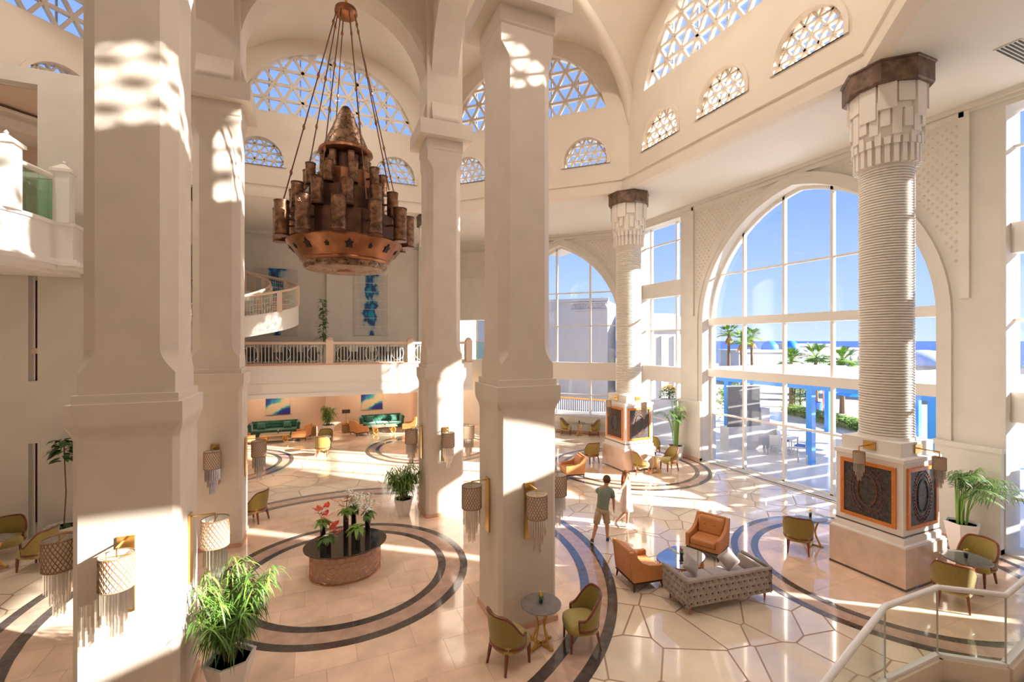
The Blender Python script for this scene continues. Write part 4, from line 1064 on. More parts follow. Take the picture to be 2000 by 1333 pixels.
for x, z in bt_: b_.lathe([(.001,-.004),(.019,0),(.001,.008)], 6, M=Matrix.Translation((x-SWd/2,-SD/2+.074,z+.17)) @ Matrix.Rotation(PI/2,4,'X'))
b_.build('tuft_buttons', DWOOD, sf, kind='stuff')
for s in (-1,1):
    v_, f_, bt_ = tuft_sheet(SD, .52, 6, 4)
    MB().add([(s*(SWd/2-.02+y), x-SD/2+.02, z+.17) for x,y,z in v_], f_).build('tufted_arm', GREYV, sf, smooth='all')
    b_ = MB()
    for x, z in bt_: b_.lathe([(.001,-.004),(.019,0),(.001,.008)], 6, M=Matrix.Translation((s*(SWd/2-.054),x-SD/2+.02,z+.17)) @ Matrix.Rotation(PI/2,4,'Y'))
    b_.build('tuft_buttons', DWOOD, sf, kind='stuff')
MB().tube([(-SWd/2+.04,SD/2-.02,.685),(-SWd/2+.04,-SD/2+.05,.685),(SWd/2-.04,-SD/2+.05,.685),(SWd/2-.04,SD/2-.02,.685)], .035, 8).build('top_roll', GREYV, sf, smooth=True)
for x in (-SWd/2+.14, SWd/2-.14):
    for y in (-SD/2+.12, SD/2-.12): leg_mb(x,y,.17,.028,.014,0,0,8).build('leg', mat('copper_leg',(.45,.16,.07),.3,metal=.7), sf)
def cushion(label, loc, rot, m, s=.42, group='sofa cushions', spin=0):
    N_ = 10; b = MB(); vs_ = []; fs = []
    for sg in (1,-1):
        base = len(vs_)
        for j in range(N_+1):
            for i in range(N_+1):
                x, y = i/N_*2-1, j/N_*2-1; pin = 1-.10*(1-abs(x)**2)*abs(y)**2-.0
                z = sg*.075*((1-x**4)*(1-y**4))**.6
                vs_.append((x*s/2*(1-.08*(1-y*y)), y*s/2*(1-.08*(1-x*x)), z))
        for j in range(N_):
            for i in range(N_): k = base+j*(N_+1)+i; fs.append((k,k+1,k+N_+2,k+N_+1))
    o = b.add(vs_, fs).build('cushion', m, smooth='all'); o.location = loc; o.rotation_euler = rot; tag(o, label, 'cushion', group)
    if spin: o.rotation_euler = (Matrix.Rotation(rot[2],3,'Z') @ Matrix.Rotation(rot[0],3,'X') @ Matrix.Rotation(spin,3,'Z')).to_euler()
    return o
cushion('grey velvet cushion leaning at the middle of the tufted sofa', (6.66,-4.0,.645), (R(58),0,R(6)), GREYC, .36, spin=R(40))
cushion('grey velvet cushion at the right end of the tufted sofa', (7.62,-4.1,.645), (R(60),0,R(-35)), GREYC, .36, spin=R(38))

# coffee table in the middle: rounded mirror top on openwork base
ct = thing('coffee_table', 'rounded mirror-topped coffee table with copper openwork base', 'coffee table', (7.12,-3.22,0), R(20))
pts = []
for k in range(48):
    a = 2*PI*k/48; x, y = math.cos(a), math.sin(a); e = .72
    pts.append((.60*math.copysign(abs(x)**e,x), .44*math.copysign(abs(y)**e,y)))
MB().prism(pts, .385, .41).build('mirror_top', mat('blue_mirror',(.42,.42,.45),.02,metal=.95), ct)
MB().tube([(x*1.005,y*1.005,.397) for x,y in pts], .014, 6, closed=True).build('copper_edge', COPPER, ct)
CUW = mat('copper_wire', (.66,.32,.14), .3, metal=.85)
wb_ = MB(); n = 36
for k in range(n):
    a, c = pts[(k*48//n)%48], pts[((k+2)*48//n)%48]; p0 = (a[0]*.9,a[1]*.9); p1 = (c[0]*.9,c[1]*.9)
    wb_.tube([(p0[0],p0[1],.03),(p1[0],p1[1],.38)], .008, 5).tube([(p1[0],p1[1],.03),(p0[0],p0[1],.38)], .008, 5)
for k in range(0,n,2):
    a = pts[(k*48//n)%48]; cx, cy = a[0]*.9, a[1]*.9; tx, ty = -cy, cx; L = math.hypot(tx,ty); tx/=L; ty/=L
    wb_.tube([(cx+tx*.06*math.cos(2*PI*i/12), cy+ty*.06*math.cos(2*PI*i/12), .2+.075*math.sin(2*PI*i/12)) for i in range(12)], .007, 4, closed=True)
wb_.build('openwork_base', CUW, ct, kind='stuff')
MB().tube([(x*.9,y*.9,.02) for x,y in pts], .014, 6, closed=True).build('base_ring', CUW, ct)
potlet('tiny black pot with red and green flower on the mirror coffee table', (7.15,-3.2,.412), 1)

# oval centre table with lattice drum
ot = thing('oval_table', 'large oval smoked-glass table on a pierced copper drum in the ring', 'table', (0,0,0), R(8))
EX, EY, TH = .93, .80, .68
MB().lathe([(.02,TH-.03),(.985,TH-.03),(1.0,TH-.022),(1.0,TH-.006),(.99,TH)], 64, (0,0,0), EX, EY).build('glass_top', SMOKE, ot)
bx, by = .78, .66
MB().lathe([(.97,.0),(.97,TH-.05)], 48, (0,0,0), bx, by).build('drum_lining', mat('pale_copper_lining',(.62,.44,.35),.5), ot, smooth=True)
lb = MB(); nC = 15; rows = 3; per = 2*PI; rh = (TH-.06)/rows
P_ = lambda s, z: (bx*1.01*math.cos(s), by*1.01*math.sin(s), .01+z)
ds = per/nC
def arc_line(s0,z0,s1,z1,r=.008):
    lb.tube([P_(s0+(s1-s0)*i/3, z0+(z1-z0)*i/3) for i in range(4)], r, 5)
for j in range(rows):
    for i in range(nC):
        s0 = i*ds+(ds/2 if j%2 else 0); zc = (j+.5)*rh
        lb.tube([P_(s0+ds*.22*math.cos(2*PI*k/12), zc+rh*.30*math.sin(2*PI*k/12)) for k in range(12)], .008, 5, closed=True)
        for k in range(6):
            a = 2*PI*k/6+PI/6; arc_line(s0+ds*.22*math.cos(a), zc+rh*.30*math.sin(a), s0+ds*.56*math.cos(a), zc+max(-zc,min(TH-.06-zc,rh*.70*math.sin(a))))
lb.build('pierced_lattice', CUW, ot, kind='stuff')
for z in (.012, TH-.045): MB().tube([P_(2*PI*k/48, z-.01) for k in range(48)], .014, 6, closed=True).build('rim_band', CUW, ot)

# green sofas and gold coffee tables at the back
def green_sofa(label, loc):
    t = thing('green_sofa', label, 'sofa', loc, 0, 'green velvet sofas')
    w, d = 2.5, .85
    pr_ = []
    rbox(-w/2+.1,w/2-.1,-.40,.30,.14,.40,'seat_base',GREENV,t,.03); 
    for k in range(3): rbox(-w/2+.14+k*(w-.28)/3+.004,-w/2+.14+(k+1)*(w-.28)/3-.004,-.42,.26,.40,.50,'seat_cushion',GREENV,t,.035)
    v_, f_, bt_ = tuft_sheet(w-.2, .46, 12, 3, .03, 5)
    MB().add([(x-(w-.2)/2, .24-y, z+.46) for x,y,z in v_], f_).build('tufted_back', GREENV, t, smooth='all')
    rbox(-w/2+.06,w/2-.06,.30,.42,.14,.90,'back_frame',GREENV,t,.05)
    for s in (-1,1):
        rbox(s*(w/2-.06)-.09,s*(w/2-.06)+.09,-.38,.40,.14,.72,'arm',GREENV,t,.05)
        MB().lathe([(.10,-.38),(.11,-.36),(.11,.38),(.10,.4)], 14, M=Matrix.Translation((s*(w/2-.04),0,.76)) @ Matrix.Rotation(-PI/2,4,'X')).build('rolled_arm', GREENV, t, smooth=True)
        for y in (-.32,.32): leg_mb(s*(w/2-.1),y,.14,.03,.02).build('leg', DWOOD, t)
    return t
g0 = green_sofa('dark green tufted velvet sofa below the left blue painting', (-2.75,17.45,0))
dup(g0, (3.05,17.45,0), 0, 'emerald green tufted velvet sofa below the right blue painting')
cushion('dark cushion at the left of the right green sofa', (2.35,17.3,.72), (R(65),0,0), GREENV, .4, 'green sofa cushions')
cushion('dark cushion at the right of the right green sofa', (3.75,17.3,.72), (R(65),0,R(8)), GREENV, .4, 'green sofa cushions')
cushion('dark cushion at the left of the left green sofa', (-3.4,17.3,.72), (R(65),0,R(-6)), GREENV, .4, 'green sofa cushions')
cushion('dark cushion at the right of the left green sofa', (-2.1,17.3,.72), (R(65),0,R(6)), GREENV, .4, 'green sofa cushions')
def gold_table(label, loc):
    t = thing('gold_coffee_table', label, 'coffee table', loc, 0, 'gold coffee tables')
    MB().bb(-.72,.72,-.36,.36,.40,.44).build('table_top', mat('pale_marble',(.55,.42,.33),.12,coat=.4), t); MB().bb(-.73,.73,-.37,.37,.37,.40).build('gold_rim', GOLD, t)
    for s in (-1,1):
        for y in (-.22,.22):
            MB().tube([(s*.5+.13*math.cos(2*PI*k/20), y, .19+.17*math.sin(2*PI*k/20)) for k in range(20)], .035, 8, closed=True).tube([(s*.5+.06*math.cos(2*PI*k/14), y, .19+.08*math.sin(2*PI*k/14)) for k in range(14)], .025, 6, closed=True).build('ring_leg', GOLD, t, smooth=True)
    return t
gt0 = gold_table('gold ring-legged coffee table before the left green sofa', (-2.65,16.25,0))
dup(gt0, (3.05,16.45,0), 0, 'gold ring-legged coffee table before the right green sofa')
potlet('tiny flower pot on the left gold coffee table', (-2.5,16.25,.442), 2); potlet('tiny white flower pot on the right gold coffee table', (3.1,16.45,.442), 2)
# side tables with table lamp
def drum_table(label, loc):
    t = thing('drum_side_table', label, 'side table', loc, 0, 'patterned drum side tables')
    MB().lathe([(.22,0),(.24,.02),(.24,.50),(.22,.52),(.02,.525)], 20).build('drum', mat('pierced_drum',(.40,.24,.12),.4,metal=.6,var=.6,scale=16), t, smooth=True)
    MB().lathe([(.25,.52),(.25,.54),(.02,.545)], 20).build('table_top', GOLD, t, smooth=True)
    return t
d0 = drum_table('patterned drum side table under the lamp between the sofas', (1.0,17.4,0))
dup(d0, (-.85,17.3,0), 0, 'patterned drum side table at the right end of the left green sofa')
tl = thing('table_lamp', 'table lamp with dark rectangular shade between the two back sofas', 'lamp', (1.0,17.4,.545))
MB().lathe([(.10,0),(.10,.02),(.015,.03),(.015,.62)], 12).build('stand', GOLD, tl); MB().bb(-.22,.22,-.12,.12,.60,.80).build('lamp_shade', mat('dark_shade',(.09,.05,.05),.7), tl)
# mezzanine seats behind the railing
def mezz_chair(label, loc, rz):
    t = thing('lounge_chair', label, 'chair', loc, rz, 'dark chairs behind the railing'); m = mat('charcoal_fabric',(.15,.145,.15),.8)
    rbox(-.34,.34,-.34,.34,.16,.44,'seat',m,t,.04); rbox(-.34,.34,.24,.38,.30,.92,'backrest',m,t,.04)
    for s in (-1,1):
        rbox(s*.36-.05,s*.36+.05,-.34,.36,.16,.64,'arm',m,t,.03)
        for y in (-.28,.28): leg_mb(s*.3,y,.16,.025,.015).build('leg', DWOOD, t)
    return t
m0 = mezz_chair('dark lounge chair behind the mezzanine railing, first from the left', (-4.0,16.7,4.14), 0)
for i, (x, r_, nm) in enumerate([(-2.9,2.6,'second'),(-1.9,.3,'third'),(-.9,3.0,'fourth'),(.9,.2,'fifth'),(1.9,3.3,'sixth'),(2.9,-.2,'seventh'),(3.8,2.9,'eighth')]):
    dup(m0, (x,16.85+.25*(i%2),4.14), r_, 'dark lounge chair behind the mezzanine railing, %s from the left' % nm)
# ------------------------------------------------------------------ wall sconces
SHADE = mat('cream_shade', (.80,.68,.55), .6); SHADEIN = mat('shade_lining', (.88,.82,.74), .7)
WEAVE = mat('shade_weave', (.36,.22,.13), .5, metal=.3)
CRYST = glass_mat('crystal', (.98,.96,.93), .85, .15)
def sconce_meshes():
    d = {}
    d['plate'] = MB().bb(-.10,.10,-.03,0,1.70,2.74).mesh('back_plate', BRASS)
    d['arm'] = MB().bar((0,-.03,2.70),(0,-.34,2.70),.03,.015).bar((-.16,-.34,2.60),(.16,-.34,2.60),.015,.012).bar((0,-.34,2.70),(0,-.34,2.58),.015,.015).mesh('arm', BRASS)
    r = .185; b = MB()
    b.lathe([(r,2.20),(r,2.62)], 32, (0,-.34,0), cap=False); d['shade'] = b.mesh('lamp_shade', SHADE, True)
    d['lining'] = MB().lathe([(r-.006,2.205),(r-.006,2.615)], 32, (0,-.34,0), cap=False).mesh('shade_lining', SHADEIN, True)
    w = MB(); n = 22
    for s in (1,-1):
        for k in range(n):
            a0 = 2*PI*k/n; w.tube([((r+.004)*math.cos(a0+s*1.25*i/6), -.34+(r+.004)*math.sin(a0+s*1.25*i/6), 2.20+.42*i/6) for i in range(7)], .006, 4)
    for z in (2.20,2.62): w.tube([((r+.003)*math.cos(2*PI*i/24), -.34+(r+.003)*math.sin(2*PI*i/24), z) for i in range(24)], .008, 5, closed=True)
    d['weave'] = w.mesh('shade_weave', WEAVE)
    for nm, rr, z0, z1, n in (('outer',.155,1.88,2.22,22),('middle',.105,1.72,2.22,16),('inner',.06,1.55,2.22,10)):
        c = MB()
        for k in range(n):
            a = 2*PI*k/n; x, y = rr*math.cos(a), -.34+rr*math.sin(a); zz = z0+.03*(k%2); c.loft([[(x+.013*math.cos(t),y+.013*math.sin(t),z) for t in (0,PI/2,PI,3*PI/2)] for z in (zz,z1)])
        d['tier_'+nm] = c.mesh('crystal_tier', CRYST)
    d['bulb'] = MB().lathe([(.01,2.25),(.045,2.30),(.045,2.42),(.01,2.48)], 12, (0,-.34,0)).mesh('diffuser', mat('frosted_bulb',(.9,.86,.8),.5), True)
    return d
SM = sconce_meshes()
def sconce(label, loc, rz):
    t = thing('wall_sconce', label, 'sconce', loc, rz, 'crystal wall sconces')
    inst('back_plate', SM['plate'], t); inst('arm', SM['arm'], t); sh = inst('lamp_shade', SM['shade'], t); inst('shade_lining', SM['lining'], sh)
    o = inst('shade_weave', SM['weave'], sh); o['kind'] = 'stuff'; inst('diffuser', SM['bulb'], t)
    for k in ('outer','middle','inner'): o = inst('crystal_tier', SM['tier_'+k], t); o['kind'] = 'stuff'
    return t
FA = {'front':(0,-1,0), 'right':(1,0,PI/2), 'left':(-1,0,-PI/2)}
slab = {'P1':'nearest left pillar','P2':'pillar behind the near round table','P3':'second pillar from the left','P4':'far pillar by the potted plant'}
sdet = {'front':'face toward the viewer','right':'right-hand face','left':'left-hand face'}
for k, (x,y) in PIL.items():
    for fn, (dx,dy,rz) in FA.items():
        if k == 'P3' and fn == 'left': continue
        sconce('crystal sconce on the %s of the %s' % (sdet[fn], slab[k]), (x+dx*.597,y+dy*.597,0), rz)
def small_sconce(label, loc, rz):
    t = thing('pedestal_sconce', label, 'sconce', loc, rz, 'sconces on the column pedestals')
    MB().bb(-.13,.13,-.03,0,2.88,3.08).build('back_plate', BRASS, t)
    MB().bar((0,-.03,2.99),(0,-.40,2.99),.025,.025).bar((0,-.40,3.0),(0,-.40,2.86),.02,.02).build('arm', BRASS, t)
    sc = .62
    for nm, me in (('lamp_shade',SM['shade']),('shade_weave',SM['weave']),('crystal_tier',SM['tier_outer']),('crystal_tier',SM['tier_middle']),('crystal_tier',SM['tier_inner'])):
        o = inst(nm, me, t, (0,-.40+.34*sc,2.87-2.62*sc), scale=(sc,sc,sc))
        if nm != 'lamp_shade': o['kind'] = 'stuff'
    return t
for k, nm in (('C1','far'),('C2','near')):
    x, y = COLS[k]
    small_sconce('small crystal sconce over the left panel of the %s column pedestal' % nm, (x-.622,y,0), -PI/2)
    small_sconce('small crystal sconce over the right panel of the %s column pedestal' % nm, (x,y-.622,0), 0)
# ------------------------------------------------------------------ chandelier
PCOP = bpy.data.materials.new('pierced_copper'); PCOP.use_nodes = True
def pierced(m, col, scale, thr):
    nt = m.node_tree; b = nt.nodes['Principled BSDF']; b.inputs['Metallic'].default_value = .8; b.inputs['Roughness'].default_value = .42
    tc = nt.nodes.new('ShaderNodeTexCoord'); vo = nt.nodes.new('ShaderNodeTexVoronoi'); vo.inputs['Scale'].default_value = scale
    nt.links.new(tc.outputs['Object'], vo.inputs['Vector']); lt = nt.nodes.new('ShaderNodeMath'); lt.operation = 'GREATER_THAN'; lt.inputs[1].default_value = thr
    nt.links.new(vo.outputs['Distance'], lt.inputs[0]); nt.links.new(lt.outputs[0], b.inputs['Alpha'])
    nz = nt.nodes.new('ShaderNodeTexNoise'); nz.inputs['Scale'].default_value = 9; nt.links.new(tc.outputs['Object'], nz.inputs['Vector'])
    rp = nt.nodes.new('ShaderNodeValToRGB'); rp.color_ramp.elements[0].color = (col[0]*.35,col[1]*.35,col[2]*.35,1); rp.color_ramp.elements[1].color = (*col,1); rp.color_ramp.elements[0].position = .35; rp.color_ramp.elements[1].position = .65
    nt.links.new(nz.outputs['Fac'], rp.inputs[0]); nt.links.new(rp.outputs[0], b.inputs['Base Color'])
pierced(PCOP, (.40,.24,.15), 15, .25)
PCOP2 = bpy.data.materials.new('pierced_lantern'); PCOP2.use_nodes = True; pierced(PCOP2, (.40,.22,.13), 26, .24)
COPR = mat('brushed_copper', (.36,.16,.08), .34, metal=.9, var=.35, scale=4)
COPD = mat('dark_copper', (.15,.075,.05), .4, metal=.8, var=.35, scale=5)
ch = thing('chandelier', 'huge tiered copper lantern chandelier hanging between the four pillars', 'chandelier', (0,0,0))
MB().lathe([(.02,13.35),(.08,13.30),(.24,13.20),(.26,13.10),(.22,13.04),(.05,13.02)], 28).build('canopy', COPR, ch, smooth=True)
MB().tube([(0,0,13.3),(0,0,20.2)], .03, 8).build('hanging_rod', BRASS, ch)
MB().lathe([(.02,10.93),(.09,10.88),(.18,10.70),(.30,10.40),(.44,10.08),(.53,9.86)], 40, cap=False).build('pierced_cone', PCOP, ch, smooth=True)
MB().lathe([(.54,9.88),(.60,9.84),(.61,9.78),(.54,9.72),(.40,9.70)], 40).build('cone_rim', COPR, ch, smooth=True)
tiers = [(.40,9.72,9.28,8,.50,.080,.36,9.33),(.62,9.30,8.82,10,.84,.105,.46,8.88),(.88,8.84,8.28,11,1.11,.125,.56,8.30),(1.10,8.30,7.68,12,1.42,.148,.74,7.66)]
for i, (r, zt, zb, n, rr, lr, lh, lz) in enumerate(tiers):
    MB().lathe([(r*.5,zt),(r*.97,zt),(r,zt-.02),(r,zb),(r*.6,zb)], 14).build('drum_tier', [COPD,COPR,COPD,COPD][i], ch)
    lant = MB().lathe([(lr*.96,0),(lr,.01),(lr,lh)], 20, cap=False).mesh('lantern_body', PCOP2, True)
    rimm = MB().lathe([(lr*.9,-.012),(lr*1.05,-.01),(lr*1.05,.03),(lr*.98,.035)], 20).mesh('lantern_base', COPD, True)
    rimt = MB().lathe([(lr*1.0,lh-.03),(lr*1.06,lh-.03),(lr*1.06,lh),(lr*.98,lh)], 20, cap=False).mesh('lantern_ring', COPD, True)
    for k in range(n):
        a = 2*PI*(k+.5*(i%2)+.2)/n; e = inst('lantern', lant, ch, (rr*math.cos(a), rr*math.sin(a), lz), a)
        inst('lantern_base', rimm, e); inst('lantern_ring', rimt, e)
        MB().bar((r*math.cos(a)*.98,r*math.sin(a)*.98,lz+lh*.5),((rr-lr)*math.cos(a),(rr-lr)*math.sin(a),lz+lh*.5),.04,.04).build('bracket', COPD, ch)
MB().lathe([(.85,7.72),(1.26,7.70),(1.29,7.66),(1.25,7.60),(1.02,7.30),(.99,7.27),(1.0,7.24),(.95,7.20),(.90,7.18)], 48).build('bowl', COPR, ch, smooth=True)
MB().lathe([(.93,7.20),(.93,7.12),(.88,7.06),(.02,7.03)], 48).build('bottom_plate', PCOP, ch, smooth=True)
MB().lathe([(.22,7.04),(.2,7.0),(.05,6.99)], 24).build('bottom_boss', COPR, ch, smooth=True)
fl_ = [(0,.16),(.05,.06),(.09,.08),(.06,0),(.07,-.07),(0,-.06),(-.07,-.07),(-.06,0),(-.09,.08),(-.05,.06)]
for k in range(16):
    a = 2*PI*k/16; s = 1.0 if k%2 == 0 else .55; b = MB(); n_ = Vector((math.cos(a),math.sin(a),0)); t_ = Vector((-n_.y,n_.x,0)); dn = Vector((n_.x*.61, n_.y*.61, .79)).normalized(); nn = dn.cross(t_).normalized()
    if nn.dot(n_) < 0: nn = -nn
    c = n_*1.14+Vector((0,0,7.455))
    b.loft([[tuple(c+t_*(x*s)+dn*(y*s)+nn*o) for x,y in fl_] for o in (.004,.012)]); b.build('cut_out_motif', mat('black_cut',(.01,.008,.006),.6), ch)
for k in range(8):
    a = 2*PI*k/8+.25; p0 = Vector((.22*math.cos(a),.22*math.sin(a),13.06)); p1 = Vector((1.36*math.cos(a),1.36*math.sin(a),8.4))
    if k%2: p1 = Vector((1.06*math.cos(a),1.06*math.sin(a),8.9))
    cb = MB().tube([p0,p1], .014, 5)
    cab = cb.build('suspension_cable', COPD, ch)
    for s in (.06,.35,.62,.85): MB().lathe([(.008,-.07),(.03,-.02),(.03,.02),(.008,.07)], 8, tuple(p0.lerp(p1,s))).build('cable_bead', COPR, cab, smooth=True)
# ------------------------------------------------------------------ plants
POTW = mat('white_pot', (.80,.77,.74), .35)
SOIL = mat('soil', (.07,.05,.025), .9, var=.5, scale=30)
def faceted_pot(t, h, rt, rb, n=6):
    b = MB(); ph = .3
    rings = [[(rb*math.cos(2*PI*k/n+ph),rb*math.sin(2*PI*k/n+ph),0) for k in range(n)], [(rt*math.cos(2*PI*k/n+ph),rt*math.sin(2*PI*k/n+ph),h) for k in range(n)], [((rt-.05)*math.cos(2*PI*k/n+ph),(rt-.05)*math.sin(2*PI*k/n+ph),h) for k in range(n)], [((rt-.06)*math.cos(2*PI*k/n+ph),(rt-.06)*math.sin(2*PI*k/n+ph),h-.06) for k in range(n)]]
    b.loft(rings).build('pot', POTW, t); MB().lathe([(.02,h-.05),(rt-.08,h-.05)], n, ph=ph).build('soil', SOIL, t)
def round_pot(t, h, rt, rb):
    MB().lathe([(rb,0),(rb+.02,.02),(rt,h),(rt-.04,h),(rt-.05,h-.06),(.02,h-.06)], 24).build('pot', POTW, t, smooth=True)
    MB().lathe([(.02,h-.05),(rt-.05,h-.05)], 24).build('soil', SOIL, t)
def willow_plant(label, loc, potdim, H, Rr, n, seed, lm=0, pot='facet', xlim=(-9,9)):
    rs = random.Random(seed); t = thing('potted_plant', label, 'potted plant', loc, 0, 'bushy plants in white pots')
    faceted_pot(t, *potdim) if pot == 'facet' else round_pot(t, *potdim)
    h0 = potdim[0]; lv = [MB(), MB()]; stm = MB()
    for k in range(26):
        a = rs.uniform(0,6.28); tip = Vector((Rr*rs.uniform(.15,.85)*math.cos(a), Rr*rs.uniform(.15,.85)*math.sin(a), h0+(H-h0)*rs.uniform(.45,1)))
        tip.x = max(xlim[0]+.05, min(xlim[1]-.05, tip.x)); b0 = Vector((.06*math.cos(a*3),.06*math.sin(a*3),h0-.06)); mid = b0.lerp(tip,.5)+Vector((0,0,.12)); stm.tube([b0,mid,tip], .008, 5, [.012,.009,.004])
        for i in range(n):
            s = rs.uniform(.35,1.05); p = (b0.lerp(mid,s*2) if s < .5 else mid.lerp(tip,s*2-1)); an = rs.uniform(0,6.28)
            L_ = rs.uniform(.17,.36)
            if not (xlim[0] < p.x+L_*math.cos(an) < xlim[1] and xlim[0] < p.x < xlim[1]): continue
            leafblade(lv[0 if rs.random() < .62 else 1], p, (math.cos(an),math.sin(an),rs.uniform(-.3,.7)), L_, .011, rs.uniform(.5,1.3), n=4)
    stm.build('stems', TRUNK, t)
    lv[0].build('foliage', LEAF[0], t); lv[1].build('young_foliage', LEAF[1], t)
    return t
willow_plant('bushy drooping plant in faceted white pot at the bottom, by the nearest pillar', (-1.88,-3.2,0), (.50,.37,.24), 1.85, .70, 60, 3, xlim=(-.52,9))
willow_plant('bushy drooping plant in faceted white pot left of the far pillar', (1.86,3.0,0), (.52,.32,.19), 1.66, .72, 56, 5, 1, xlim=(-9,.56))
willow_plant('leafy plant in plain white pot between the two green sofas', (-.02,16.85,0), (.62,.36,.28), 1.75, .6, 34, 9, 1, 'round')
def palm_plant(label, loc, pot, potdim, n, H, Rr, seed, lean=(0,0), xmax=9):
    rs = random.Random(seed); t = thing('potted_palm', label, 'potted palm', loc, 0, 'potted palms')
    faceted_pot(t, *potdim, n=6) if pot == 'facet' else round_pot(t, *potdim)
    h0 = potdim[0]; stm, lf = MB(), MB()
    for k in range(n):
        a = rs.uniform(0,6.28); sp_ = rs.uniform(.1,1); top = Vector((Rr*sp_*math.cos(a)+lean[0]*sp_, Rr*sp_*math.sin(a)+lean[1]*sp_, h0+(H-h0)*rs.uniform(.7,1)*(1-.28*sp_)))
        top.x = min(top.x, xmax-.3); b0 = Vector((.1*math.cos(a),.1*math.sin(a),h0-.06)); ctl = Vector((b0.x*1.6,b0.y*1.6,top.z+.12*sp_)); pts = []
        for i in range(11):
            s = i/10; pts.append(b0*(1-s)**2+ctl*(2*s*(1-s))+top*s*s)
        stm.tube(pts, .01, 5, [.014*(1-.75*i/10) for i in range(11)])
        for i in range(5,11):
            d = (pts[i]-pts[i-1]).normalized(); sd = d.cross(Vector((0,0,1))).normalized()
            for s_ in (-1,1):
                for q_ in (0,.5): leafblade(lf, pts[i].lerp(pts[i-1],q_), d*.8+sd*s_*.8+Vector((0,0,.1)), rs.uniform(.24,.36)*(1.15-.4*abs(i-7)/5), .014, .7, n=3)
    stm.build('stalks', LEAF[1], t); lf.build('fronds', LEAF[0], t)
    return t
palm_plant('spreading palm in faceted white pot leaning right beside the near column', (14.55,-5.15,0), 'facet', (.78,.38,.24), 26, 2.35, .95, 31, (.0,-.75), .62)
palm_plant('tall slender palm in round white pot beside the far column', (14.55,5.05,0), 'round', (.62,.36,.26), 26, 2.8, .85, 32, (-.25,-.1), .6)
def ficus(label, loc, stemh, top, r, n, seed, pot, leaf=.16):
    rs = random.Random(seed); t = thing('potted_tree', label, 'potted tree', loc, 0, 'small indoor trees')
    faceted_pot(t, *pot, n=8); h0 = pot[0]
    MB().tube([(0,0,h0-.06),(.04,.02,(h0+stemh)/2),(0,0,top-.1)], .016, 6).build('stem', TRUNK, t)
    lf = MB()
    for k in range(n):
        a = rs.uniform(0,6.28); z = rs.uniform(stemh,top); rr = r*rs.uniform(.2,1)*(1-.5*(z-stemh)/(top-stemh+.01)); leafblade(lf, (rr*.5*math.cos(a),rr*.5*math.sin(a),z), (math.cos(a),math.sin(a),rs.uniform(-.2,.5)), leaf*rs.uniform(.7,1.3), leaf*.26, .5, n=3)
    for k in range(14):
        a = rs.uniform(0,6.28); leafblade(lf, (.05*math.cos(a),.05*math.sin(a),h0-.03), (math.cos(a),math.sin(a),.5), .2, .04, .5, n=3)
    lf.build('foliage', LEAF[2] if seed%2 else LEAF[0], t); return t
ficus('thin-stemmed tree with broad leaves in white bowl at the left edge', (-6.92,4.72,0), 2.15, 2.75, .4, 60, 51, (.42,.42,.28), .26)
ficus('tall leafy tree behind the mezzanine railing', (-.28,16.5,4.14), 1.3, 3.6, .52, 190, 52, (.5,.26,.2), .22)
